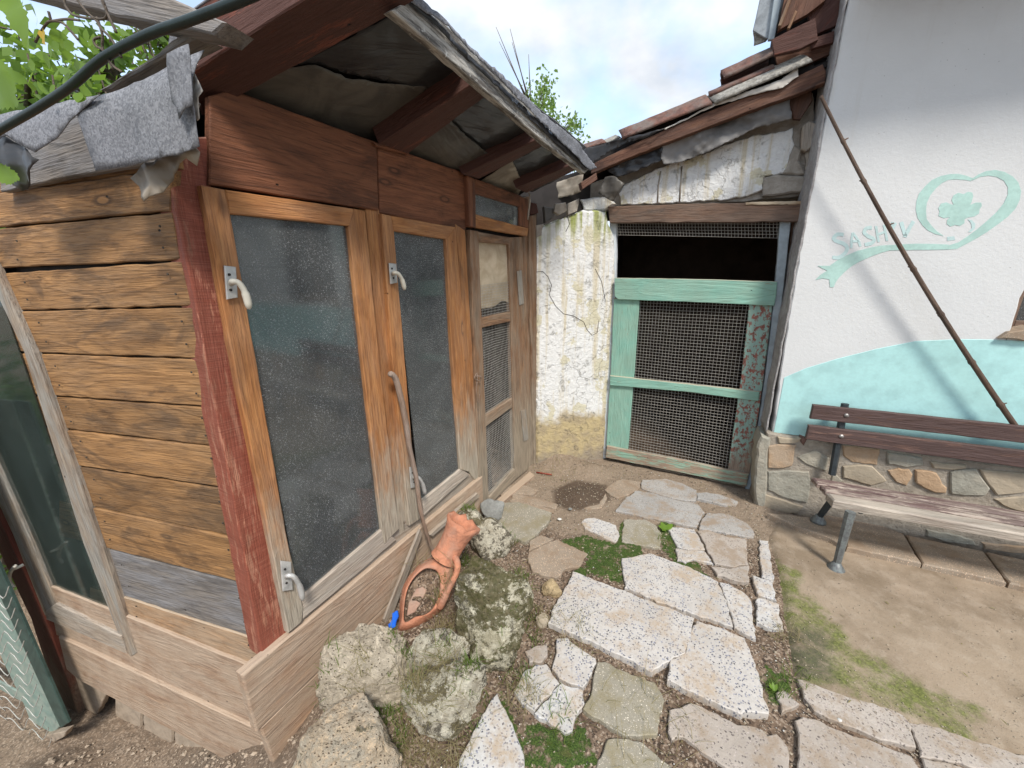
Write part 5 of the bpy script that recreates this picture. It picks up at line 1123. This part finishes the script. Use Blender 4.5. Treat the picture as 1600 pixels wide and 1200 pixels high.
# ------------------------------------------------------------ broken terracotta jug
jug = thing('broken_terracotta_jug', 'broken orange terracotta jug lying against the shed, its belly open and filled with soil', 'jug', GT(660, 930))
PJ = Plane(G(665, 930, .05), ray(700, 900)[[1, 0, 2]]*[1, -1, 0]/1., up=(0, 0, 1))
def J(x, y, d=0.): return PJm.at(600+x/4, 750+y/4, d)
c0 = G(640, 985, .03); fh = np.array([f_[0], f_[1], 0]); fh /= np.linalg.norm(fh); PJm = Plane(c0, r_, up=fh*.62+np.array([0, 0, .78]))
NK = [((500, 262), 108), ((478, 300), 90), ((452, 350), 78), ((425, 400), 72), ((398, 450), 72), ((378, 490), 82)]
vs, fs = [], []; seg = 24; rings_ = []
for i, ((x, y), w) in enumerate(NK):
    c = J(x, y, .04-.012*i); ax_ = J(375, 500, -.02)-J(500, 262, .04); ax_ /= np.linalg.norm(ax_); s1 = np.cross(ax_, PJm.n); s1 /= np.linalg.norm(s1); s2 = np.cross(ax_, s1)
    R_ = w/4/FPX*np.linalg.norm(c-EYE)
    for shell in (1, .86): 
        for k in range(seg):
            an = 2*math.pi*k/seg; jag = (.02*noise.noise((k*.9, 3, 1))+.012*noise.noise((k*2.3, 8, 1))) if i == 0 else 0
            vs.append(c+(s1*math.cos(an)+s2*math.sin(an))*R_*shell+ax_*jag)
for i in range(len(NK)-1):
    for k in range(seg):
        k2 = (k+1) % seg; a = i*2*seg; b = (i+1)*2*seg
        fs.append([a+k, b+k, b+k2, a+k2]); fs.append([a+seg+k, a+seg+k2, b+seg+k2, b+seg+k])
for k in range(seg): k2 = (k+1) % seg; fs.append([k, k2, seg+k2, seg+k])
obj('neck', vs, fs, 'terracotta', jug, None, True)
outer = [(300, 492), (240, 515), (180, 570), (135, 635), (108, 710), (100, 790), (103, 860), (95, 905), (75, 955), (130, 948), (200, 925), (280, 880), (340, 830), (400, 760), (425, 690), (430, 620), (445, 550), (455, 495), (400, 470), (350, 470)]
inner = [(300, 555), (265, 548), (225, 572), (180, 618), (150, 670), (133, 730), (125, 800), (122, 860), (126, 885), (135, 892), (160, 880), (195, 850), (240, 852), (285, 830), (320, 785), (345, 720), (352, 660), (350, 610), (335, 575), (320, 560)]
vs, fs = [], []; m = len(outer)
loops = [([(x*1.0, y) for x, y in outer], -.10, 1.04), (outer, -.035, 1.), ([(o[0]*.5+i_[0]*.5, o[1]*.5+i_[1]*.5) for o, i_ in zip(outer, inner)], .012, 1), (inner, .012, 1), (inner, -.004, .97), ([(i_[0]*.6+o[0]*.4, i_[1]*.6+o[1]*.4) for o, i_ in zip(outer, inner)], -.06, 1)]
for lp, d, s in loops:
    for x, y in lp: vs.append(J(235+(x-235)*s, 720+(y-720)*s, d))
for r in range(len(loops)-1):
    for k in range(m): k2 = (k+1) % m; fs.append([r*m+k, (r+1)*m+k, (r+1)*m+k2, r*m+k2])
bdy = obj('belly', vs, fs, 'terracotta', jug, None, True)
md = bdy.modifiers.new('s', 'SUBSURF'); md.levels = 2; md.render_levels = 2
hp = [J(415, 470, -.005), J(452, 500, .04), J(458, 560, .055), J(435, 620, .055), J(400, 690, .045), J(365, 760, .02), J(350, 790, .0)]
tube('handle', spline(hp, 5), [.016]*10+[.0145]*12+[.018]*9, 'terracotta', jug, 10)
sheet('soil_fill', PJm, None, 'soil', jug, amp=.02, fr=14, res=.01, th=.01, world=[J(x, y, -.045) for x, y in outer])
plate('shard', [J(x, y, -.03) for x, y in [(200, 680), (240, 668), (268, 690), (235, 760), (190, 830), (140, 850), (150, 770)]], PJm.n, .012, 'terra_dusty', jug, bev=.003, rough=.003)
bl = plate('plastic_scrap', [J(x, y, -.0) for x, y in [(50, 830), (85, 820), (90, 860), (70, 915), (35, 940), (20, 905), (45, 880)]], PJm.n, .01, 'blue', None, bev=.002, rough=.006, step=.01)
tag(bl, 'bright blue plastic scrap wedged at the foot of the pale lath', 'scrap')

# ------------------------------------------------------------ rocks
def rock(name, outline, mat, label, depth, base_px, zc=None, sub=5, seed=0, cut=6, top=None, parent=None):
    P = np.array(outline, float); c = P.mean(0)
    b = GT(*base_px); 
    dist = np.dot(b-EYE, f_)
    C = EYE+ray(c[0], c[1])*(dist+depth*.1)
    ang = np.arctan2(-(P[:, 1]-c[1]), P[:, 0]-c[0]); rad_p = np.hypot(P[:, 0]-c[0], P[:, 1]-c[1])/FPX*dist
    o_ = np.argsort(ang); ang = ang[o_]; rad_p = rad_p[o_]
    import bmesh
    bm = bmesh.new(); bmesh.ops.create_icosphere(bm, subdivisions=sub, radius=1)
    rnd = random.Random(seed); planes = []
    for _ in range(cut):
        d = Vector((rnd.gauss(0, 1), rnd.gauss(0, 1), rnd.gauss(0, .8))).normalized(); planes.append((d, rnd.uniform(.62, .86)))
    vs = []
    # view frame levelled: right, up-ish, toward viewer
    for v in bm.verts:
        p = v.co.copy()
        for d, h in planes:
            k_ = p.dot(d)
            if k_ > h: p -= d*(k_-h)*.92
        th = math.atan2(p.y, p.x); rho = math.hypot(p.x, p.y); w = min(1., rho)
        R_ = np.interp(th, ang, rad_p, period=2*math.pi)
        n_ = noise.noise(Vector((p.x*2.1+seed, p.y*2.1, p.z*2.1)))*.13+noise.noise(Vector((p.x*5+seed, p.y*5, p.z*5)))*.075-abs(noise.noise(Vector((p.x*9+seed, p.y*9, p.z*9))))*.05+noise.noise(Vector((p.x*17, p.y*17+seed, p.z*17)))*.035+noise.noise(Vector((p.x*38, p.y*38+seed, p.z*38)))*.02-(.03 if noise.noise(Vector((p.x*14+seed*3, p.y*14, p.z*14))) > .38 else 0)
        sc_ = 1+n_
        # widen so the cut body still reaches its outline
        q = C+(r_*p.x+u_*p.y)*R_*1.07*sc_-f_*p.z*depth*sc_
        vs.append(q)
    fs = [[x.index for x in f.verts] for f in bm.faces]; bm.free()
    o = obj(name, vs, fs, mat, parent, Matrix.Translation(Vector(b)), True)
    if label: tag(o, label, 'rock')
    return o
def cr(*p): return [(460+x/4, 940+y/4) for x, y in p]
rock('boulder', cr((160, 600), (180, 440), (200, 300), (300, 200), (400, 125), (520, 125), (600, 210), (670, 270), (720, 400), (715, 540), (640, 600), (520, 655), (340, 660), (200, 655)), 'rock_tan', 'large pale tan porous boulder leaning on the ledge boards, topmost at the shed foot', .09, (580, 1100), sub=6, seed=3, cut=9)
rock('boulder', cr((-10, 1160), (80, 880), (180, 740), (320, 670), (480, 670), (560, 740), (620, 860), (640, 1000), (630, 1200), (300, 1260)), 'rock_warm', 'warm tan boulder cut by the bottom edge beneath the pale tan boulder', .13, (560, 1230), sub=6, seed=8, cut=8)
rock('boulder', cr((660, 300), (720, 240), (850, 200), (980, 210), (1070, 270), (1060, 360), (1000, 430), (860, 445), (730, 430), (650, 380)), 'rock_lichen', 'small black and white lichened rock between the pale boulder and the mossy one', .06, (675, 1060), sub=6, seed=12)
rock('boulder', cr((700, 620), (720, 500), (900, 440), (1060, 400), (1160, 430), (1170, 560), (1150, 680), (1080, 790), (1000, 830), (860, 800), (740, 710)), 'rock_lichen', 'mossy grass-topped rock just above the bottom white paving wedge', .08, (700, 1150), sub=6, seed=15)
rock('boulder', c6((440, 640), (470, 560), (620, 480), (760, 490), (880, 560), (925, 680), (900, 800), (850, 900), (830, 1050), (770, 1170), (640, 1180), (540, 1050), (470, 930), (435, 780)), 'rock_moss', 'biggest dark mossy boulder right of the broken terracotta jug', .11, (765, 1035), sub=6, seed=21, cut=9)
rock('boulder', c6((440, 210), (500, 180), (570, 190), (620, 250), (740, 290), (790, 360), (770, 440), (720, 480), (620, 480), (570, 440), (540, 370), (520, 280)), 'rock_lichen', 'pale lumpy rock behind the mouth of the terracotta jug', .08, (760, 868), seed=30)
rock('boulder', c6((435, 225), (500, 182), (565, 195), (610, 240), (560, 275), (480, 285)), 'rock_yellow', 'small yellow stone resting in the mouth of the terracotta jug', .04, (730, 860), seed=33, sub=4)
rock('cobblestone', c6((610, 145), (690, 130), (740, 150), (738, 220), (700, 272), (640, 268), (608, 225)), 'cobble', 'square grey cobble beside the foot of the mesh door', .03, (768, 817), seed=41, sub=4, cut=10)
rock('boulder', c6((985, 640), (1040, 620), (1115, 680), (1100, 735), (1040, 735), (985, 690)), 'rock_yellow', 'little cream stone set in the soil left of the largest white paving slab', .02, (862, 932), seed=44, sub=4)
rock('boulder', c6((955, 850), (1000, 835), (1030, 870), (1020, 925), (975, 925), (955, 890)), 'st_tan', 'small brown stone half buried below the cream stone', .02, (848, 978), seed=47, sub=4)


# ------------------------------------------------------------ small debris, pebbles, moss, grass
def pathz(x, y): return .012+.010*noise.noise((x*1.7, y*1.7, 3))+.0035*noise.noise((x*11, y*11, 3))-.002
def scatter(name, n, mat, rmin, rmax, zone, label, cat_kind='stuff', seed=1, lift=.3, zf=terr):
    rn = random.Random(seed); vs, fs = [], []
    ico = [(0, 0, 1), (.9, 0, .1), (0, .9, .1), (-.9, 0, .1), (0, -.9, .1), (0, 0, -.8)]
    tri = [(0, 1, 2), (0, 2, 3), (0, 3, 4), (0, 4, 1), (5, 2, 1), (5, 3, 2), (5, 4, 3), (5, 1, 4)]
    for _ in range(n):
        x, y = zone(rn)
        z = zf(x, y); s = rmin*(rmax/rmin)**(rn.random()**2.2); a = rn.random()*6.28; b = len(vs)
        sx, sy, sz_ = s*rn.uniform(.7, 1.4), s*rn.uniform(.7, 1.3), s*rn.uniform(.5, .9)
        for p in ico:
            px_, py_ = p[0]*sx, p[1]*sy; vs.append((x+px_*math.cos(a)-py_*math.sin(a)+rn.uniform(-.2, .2)*s, y+px_*math.sin(a)+py_*math.cos(a), z+p[2]*sz_+s*lift+.004))
        fs += [[b+i for i in t] for t in tri]
    o = obj(name, vs, fs, mat, None, Matrix.Identity(4)); o['kind'] = 'stuff'; o['label'] = label; o['category'] = name.replace('_', ' '); return o
stonep = [[(G(x, y)[0], G(x, y)[1]) for x, y in P] for _, _, P in STONES]
def free(x, y):
    if inpoly(x, y, PATHP): return False
    return not any(inpoly(x, y, P) for P in stonep)
def zone_pave(rn):
    while True:
        x = rn.uniform(-.75, 1.75); y = rn.uniform(.75, 3.1)
        if np.dot(np.array([x, y, 0])-PF.P, PF.n) < .03: continue
        if y > 3.1-(x-.8)*.53 and x > .8: continue
        if free(x, y): return x, y
def zone_left(rn):
    return rn.uniform(-2.4, -.4), rn.uniform(.6, 1.5)
scatter('gravel', 5200, 'st_tan', .0016, .007, zone_pave, 'fine brown grit in the joints of the paving', seed=3)
scatter('gravel', 1500, 'whitechip', .0012, .004, zone_pave, 'pale chips strewn in the soil joints', seed=4)
scatter('gravel', 3500, 'crack', .0012, .005, zone_pave, 'dark crumbs of soil in the paving joints', seed=5)
scatter('gravel', 2500, 'block', .003, .014, zone_left, 'loose earth crumbs at the foot of the end face', seed=6)
def zone_path(rn):
    while True:
        x = rn.uniform(1.0, 3.2); y = rn.uniform(.4, 2.4)
        if inpoly(x, y, PATHP) and (dpoly(x, y, PATHP) < .25*rn.random() or rn.random() < .25): return x, y
scatter('gravel', 2600, 'st_tan', .0011, .0042, zone_path, 'fine pale grit strewn on the dusty path', seed=8, zf=pathz)
scatter('gravel', 1500, 'crack', .0009, .0030, zone_path, 'dark specks of dirt strewn on the dusty path', seed=9, zf=pathz)
bpy.context.view_layer.update(); DG = bpy.context.evaluated_depsgraph_get()
def drop(x, y):                      # height of whatever lies at x, y: soil, slab or boulder
    h = S.ray_cast(DG, Vector((x, y, .34)), Vector((0, 0, -1)))
    return h[1].z if h[0] else terr(x, y)
def grass(name, spots, mat, label, seed=2, h=(.02, .07), lean=.6, w=.0016):
    rn = random.Random(seed); vs, fs = [], []
    for cx, cy, r, n in spots:
        for _ in range(n):
            a = rn.random()*6.28; q = r*math.sqrt(rn.random()); x, y = cx+q*math.cos(a), cy+q*math.sin(a); z = drop(x, y)-.004
            H_ = rn.uniform(*h); d = rn.random()*6.28; ln = rn.uniform(.1, lean)*H_*1.4; dx, dy = math.cos(d), math.sin(d); b = len(vs); px_, py_ = -dy*w, dx*w
            for t, ww in ((0, 1), (.45, .8), (.8, .5), (1., .08)):
                X, Y, Z_ = x+dx*ln*t*t, y+dy*ln*t*t, z+H_*(t-.35*t*t*lean)
                vs += [(X-px_*ww, Y-py_*ww, Z_), (X+px_*ww, Y+py_*ww, Z_)]
            for i in range(3): fs.append([b+i*2, b+i*2+1, b+i*2+3, b+i*2+2])
    o = obj(name, vs, fs, mat, None, Matrix.Identity(4)); o['kind'] = 'stuff'; o['label'] = label; o['category'] = 'grass'; return o
def sp(*L): return [(*GT(x, y)[:2], r, n) for x, y, r, n in L]
grass('grass', sp((735, 850, .05, 90), (728, 880, .05, 90), (632, 1062, .045, 60), (655, 1100, .05, 60), (525, 1112, .06, 40), (612, 1118, .05, 80), (632, 1150, .04, 70), (735, 1130, .05, 70), (748, 1100, .05, 70), (805, 1060, .07, 70), (700, 1065, .05, 60), (830, 1000, .06, 60), (1212, 1085, .04, 30), (795, 850, .05, 60), (880, 1130, .08, 40), (1040, 850, .05, 25), (810, 900, .06, 60), (825, 960, .05, 60), (690, 960, .04, 30), (1240, 1060, .06, 40)), 'grass', 'green grass blades sprouting around the rocks', 2, (.02, .07), .9, .0015)
grass('dry_grass', sp((690, 1080, .05, 120), (650, 1120, .05, 120), (705, 1095, .05, 90), (735, 1070, .04, 50), (650, 1165, .07, 170), (700, 1180, .08, 150), (570, 1108, .04, 60), (700, 965, .06, 110), (690, 990, .05, 120), (815, 1090, .07, 90), (660, 925, .04, 60), (870, 740, .15, 60), (1000, 1120, .2, 60), (850, 970, .07, 70), (690, 1010, .05, 60), (1230, 1000, .06, 50), (905, 1000, .1, 50)), 'drygrass', 'dry straw coloured grass matted between the rocks', 5, (.025, .11), 1.2, .0011)
def mosst():
    rn = random.Random(9); vs, fs = [], []
    for P in MOSS:
        xs = [p[0] for p in P]; ys = [p[1] for p in P]
        for _ in range(int(9000*(max(xs)-min(xs))*(max(ys)-min(ys))/.05*.16)):
            x, y = rn.uniform(min(xs)-.01, max(xs)+.01), rn.uniform(min(ys)-.01, max(ys)+.01)
            if not inpoly(x, y, P) or not free(x, y) or noise.noise((x*30, y*30, 4)) < .0 or noise.noise((x*11, y*11, 7)) < -.2: continue
            z = terr(x, y)+.004; b = len(vs); s = rn.uniform(.0015, .003); a = rn.random()*6.28
            for k in range(3): vs.append((x+s*math.cos(a+k*2.1), y+s*math.sin(a+k*2.1), z+rn.uniform(-.001, .004)))
            vs.append((x, y, z+rn.uniform(.002, .006))); fs += [[b, b+1, b+3], [b+1, b+2, b+3], [b+2, b, b+3]]
    o = obj('moss', vs, fs, 'mossm', None, Matrix.Identity(4)); o['kind'] = 'stuff'; o['label'] = 'bright green moss cushion between the paving slabs'; o['category'] = 'moss'
mosst()
def leafshape(c, u, v, n, L_, W_, K=6, serr=0., cup=.1):
    pts = []
    for i in range(K+1):
        t = i/K; w = math.sin(math.pi*min(1, t*1.02))**.7*(1-.35*t)*W_; j = 1+serr*((i % 2)-.5)
        pts.append((t, w*j))
    vs = [c]; 
    L1 = [c+u*(t*L_)+v*w+n*(cup*w) for t, w in pts[1:-1]]; mid = [c+u*(t*L_) for t, w in pts[1:-1]]; R1 = [c+u*(t*L_)-v*w+n*(cup*w) for t, w in pts[1:-1]]
    vs = [c]+L1+mid+R1+[c+u*L_]; m = K-1; fs = []
    fs.append([0, 1+m, 1]); fs.append([0, 1+2*m, 1+m])
    for i in range(m-1): fs.append([1+i, 1+m+i, 2+m+i, 2+i]); fs.append([1+m+i, 1+2*m+i, 2+2*m+i, 2+m+i])
    e = 3*m+1; fs.append([m, 2*m, e]); fs.append([2*m, 3*m, e])
    return vs, fs
def litter():
    rn = random.Random(31); vs, fs = [], []
    for _ in range(420):
        x, y = zone_pave(rn) if rn.random() < .6 else (rn.uniform(-.7, 2.6), rn.uniform(.7, 2.6))
        if np.dot(np.array([x, y, 0])-PW.P, PW.n) < .06 and x > 1.6: continue
        if np.dot(np.array([x, y, 0])-PF.P, PF.n) < .05: continue
        z = max(terr(x, y), .012 if inpoly(x, y, PATHP) else -9)+.006; a = rn.random()*6.28; L_ = rn.uniform(.006, .03); w = rn.uniform(.0008, .003)
        d = np.array([math.cos(a), math.sin(a), 0]); n_ = np.array([-d[1], d[0], 0]); p = np.array([x, y, z]); b = len(vs)
        vs += [p-d*L_/2, p+n_*w+np.array([0, 0, .003]), p+d*L_/2, p-n_*w, p+np.array([0, 0, .001])]; fs += [[b, b+1, b+4], [b+1, b+2, b+4], [b+2, b+3, b+4], [b+3, b, b+4]]
    o = obj('litter', vs, fs, 'drygrass', None, Matrix.Identity(4)); o['kind'] = 'stuff'; o['label'] = 'dry straw bits and crumbs littering paving and path'; o['category'] = 'litter'
litter()
wd_ = thing('weed', 'small broad-leaved green weed growing between the grey terrazzo slabs', 'weed', GT(1040, 828))
for x, y, sz_, a in [(1022, 815, .035, 150), (1038, 812, .04, 100), (1052, 820, .045, 30), (1040, 822, .03, 220)]:
    c = G(1040, 828, .012); u = np.array([math.cos(rad(a)), math.sin(rad(a)), .35]); u /= np.linalg.norm(u); v = np.cross([0, 0, 1], u); v /= np.linalg.norm(v); n = np.cross(u, v)
    vv, ff = leafshape(c, u, v, n, sz_*1.5, sz_*.55); obj('leaf', vv, ff, 'vineleaf', wd_, None, True)
wd2 = thing('weed', 'tiny bright weed sprouting by the corner of the second big white slab', 'weed', GT(1210, 1075))
for a in (80, 120, 40, 150): 
    c = G(1210, 1080, .01); u = np.array([math.cos(rad(a)), math.sin(rad(a)), .8]); u /= np.linalg.norm(u); v = np.cross([0, 0, 1], u); v /= np.linalg.norm(v)
    vv, ff = leafshape(c, u, v, np.cross(u, v), .03, .007); obj('leaf', vv, ff, 'vineleaf', wd2, None, True)
for (x, y, r, mt, lab, cat) in [(874, 815, .012, 'whitechip', 'small white chip lying on the soil right of the grey slab', 'chip'), (891, 799, .012, 'cobble', 'grey pebble near the dark damp patch', 'pebble'), (1310, 1131, .007, 'whitechip', 'tiny white flake on the crack of the lower right slabs', 'flake')]:
    c = GT(x, y)+np.array([0, 0, .02]); vs, fs = [], []
    import bmesh as _b
    bm = _b.new(); _b.ops.create_icosphere(bm, subdivisions=2, radius=1)
    o = obj('pebble', [c+np.array(v.co)*r*(1+.3*noise.noise(v.co*2+Vector((x, 0, 0))))*[1.2, 1, .5] for v in bm.verts], [[q.index for q in f.verts] for f in bm.faces], mt, None, None, True); bm.free(); tag(o, lab, cat)
p0 = GT(838, 740); rs = tube('red_stick', [p0+np.array([0, 0, .012]), GT(862, 744)+np.array([0, 0, .014])], .006, 'redchip', None, 6); tag(rs, 'short red stick on the earth at the foot of the pillar', 'stick')

# ------------------------------------------------------------ vegetation beyond the roofs
def tree(name, label, base, h, crown_c, crown_r, n, leaf, mat, seed, group=None, trunk_r=.07, gaps=.0):
    t = thing(name, label, 'tree', base, group); rn = random.Random(seed)
    base = np.array(base); cc_ = np.array(crown_c); vs, fs = tubev([base, base*.6+cc_*.4+np.array([.1, 0, 0]), cc_], [trunk_r, trunk_r*.7, trunk_r*.3], 8)
    tips = []
    for k in range(26):
        d = np.array([rn.gauss(0, 1), rn.gauss(0, 1), rn.gauss(.2, .8)]); d /= np.linalg.norm(d); s0 = base*.35+cc_*.65 if k % 2 else cc_
        e = cc_+d*np.array(crown_r)*rn.uniform(.55, 1.02); mid = (s0+e)/2+np.array([0, 0, .06])
        v, f = tubev([s0, mid, e], [trunk_r*.28, trunk_r*.16, trunk_r*.05], 5, True, len(vs)); vs += v; fs += f; tips.append((s0, mid, e))
    obj('trunk', vs, fs, 'bark', t, None, True)
    lv, lf = [], []
    for i in range(n):
        s0, mid, e = rn.choice(tips); tt = rn.uniform(.35, 1.08); p = s0*(1-tt)**2+mid*2*tt*(1-tt)+e*tt*tt
        p = p+np.array([rn.gauss(0, 1), rn.gauss(0, 1), rn.gauss(0, 1)])*min(crown_r)*.14
        u = np.array([rn.gauss(0, 1), rn.gauss(0, 1), rn.gauss(-.3, .7)]); u /= np.linalg.norm(u); v = np.cross(u, [rn.gauss(0, 1), rn.gauss(0, 1), rn.gauss(0, 1)]); v /= np.linalg.norm(v)
        L_ = leaf*rn.uniform(.6, 1.3); W_ = L_*.32; b = len(lv); lv += [p, p+u*L_*.5+v*W_, p+u*L_, p+u*L_*.5-v*W_]; lf.append([b, b+1, b+2, b+3])
    o = obj('crown', lv, lf, mat, t); return t
def far(px, py, d): r = ray(px, py); return EYE+r/math.hypot(r[0], r[1])*d
c = far(842, 178, 6.2); tree('slender_tree', 'slender pale-leaved tree rising behind the valley of the two roofs', (c[0], c[1], 0), 3, c+np.array([-.05, 0, -.05]), (.42, .42, .60), 1900, .055, 'treeleaf2', 4, trunk_r=.03)
c = far(892, 196, 6.4); tree('slender_tree', 'low spreading tree crown just above the outbuilding roof edge', (c[0], c[1], 0), 3, c+np.array([-.15, 0, -.12]), (.5, .4, .35), 750, .055, 'treeleaf2', 14, trunk_r=.025)
tw = thing('bare_twigs', 'bare upright twigs sticking out of the slender tree top', 'twigs', far(835, 140, 6.2))
for a, b in [((826, 165), (775, 42)), ((822, 150), (780, 65)), ((826, 160), (797, 45)), ((828, 160), (800, 66)), ((829, 160), (826, 85))]:
    tube('twig', [far(*a, 6.2), far(*b, 6.2)], [.010, .003], 'bark', tw, 5)
for i, (px, py, d, r, n, lab) in enumerate([(45, 172, 3.6, (.5, .5, .36), 1100, 'bright leafy tree behind the felt flap, leftmost in the upper left gap'), (185, 140, 4.2, (.5, .45, .30), 1000, 'bright leafy tree seen above the felt flap beside the timber'), (-70, 60, 4.6, (.6, .6, .6), 900, 'taller tree at the far left edge behind the vine leaves'), (262, 62, 5.0, (.4, .4, .28), 800, 'small leafy crown under the end of the pergola timber')]):
    c = far(px, py, d); tree('leafy_tree', lab, (c[0], c[1], -.5), 3, c, r, n, .075, 'leaf', 20+i, 'trees behind the shed')
for i, (x, y) in enumerate([(-3.6, 2.3), (-3.1, 3.0), (-4.2, 1.5), (-4.6, .6)]):
    tree('hedge_bush', ['dark bush beyond the end of the shed by the green gate', 'dark bush behind the rear of the shed', 'dark bush left of the green gate', 'dark bush far left beyond the gate'][i], (x, y, -.6), 1.6, (x, y, .45), (.65, .65, .9), 2600, .09, 'darkleaf', 50+i)
# vine: big serrated leaves close by, twining stems
vn = thing('grape_vine', 'grape vine with large bright serrated leaves hanging at the upper left edge', 'vine', PL.at(0, 60, .35))
def bigleaf(px, mt, off, serr=True):
    P = [PL.at(x, y, off) for x, y in px]; n = PL.n
    if serr:
        Q = []
        for a, b in zip(P, P[1:]+P[:1]):
            k_ = max(1, int(np.linalg.norm(b-a)/.009))
            for i in range(k_): 
                t0 = a+(b-a)*i/k_; c_ = np.mean(P, 0); Q.append(t0); t1 = a+(b-a)*(i+.7)/k_; Q.append(t1+(t1-c_)/np.linalg.norm(t1-c_)*.0045)
        P = Q
    sheet('leaf', PL, None, mt, vn, amp=.03, fr=7, res=.02, th=0, rough=0, world=P)
bigleaf([(-30, -30), (8, -10), (30, 10), (45, 35), (52, 60), (56, 80), (45, 76), (28, 50), (10, 25), (-20, 5)], 'vineleaf', .42)
bigleaf([(-30, 80), (-2, 95), (12, 108), (25, 120), (36, 135), (38, 165), (20, 168), (0, 170), (-30, 160)], 'vineleaf', .40)
bigleaf([(-20, 100), (5, 96), (28, 112), (44, 122), (38, 132), (18, 128), (0, 118)], 'vineleaf', .36)
bigleaf([(-20, 250), (-2, 258), (10, 270), (16, 278), (5, 286), (-10, 282)], 'vineleaf', .16)
bigleaf([(64, 52), (76, 50), (86, 58), (90, 70), (82, 74), (72, 64)], 'yellowleaf', .30)
for P in [[(100, -10), (102, 8), (112, 22), (124, 26), (142, 29), (152, 28)], [(115, -8), (135, 18), (152, 34), (160, 55), (160, 75), (170, 95), (176, 108)], [(152, 28), (158, 44), (172, 58), (184, 78), (190, 90)], [(158, -6), (167, 18), (164, 29), (152, 30)], [(156, 58), (147, 62), (150, 72), (160, 78), (168, 90), (178, 104), (190, 112)], [(158, -2), (172, 30), (182, 51)], [(55, 66), (70, 40), (80, 33), (98, 36), (110, 48), (122, 62)], [(80, 33), (76, 18)], [(82, 33), (105, 30), (124, 32)]]:
    tube('stem', spline([PL.at(x, y, .30) for x, y in P], 4), .0019, 'bark', vn, 5)
rn = random.Random(12); lv, lf = [], []
for i in range(46):
    x, y = rn.uniform(50, 175), rn.uniform(20, 150)
    if y < 25+(x-60)*.3: continue
    c = PL.at(x, y, rn.uniform(.15, .3)); a = rn.random()*6.28; u = np.array(PL.u*math.cos(a)+PL.v*math.sin(a)+PL.n*rn.uniform(-.5, .5)); u /= np.linalg.norm(u); v = np.cross(PL.n+PL.u*rn.uniform(-.6, .6), u); v /= np.linalg.norm(v)
    vv, ff = leafshape(c, u, v, PL.n, rn.uniform(.015, .032), rn.uniform(.007, .012)); obj('leaf', vv, ff, 'vineleaf', vn, None, True)
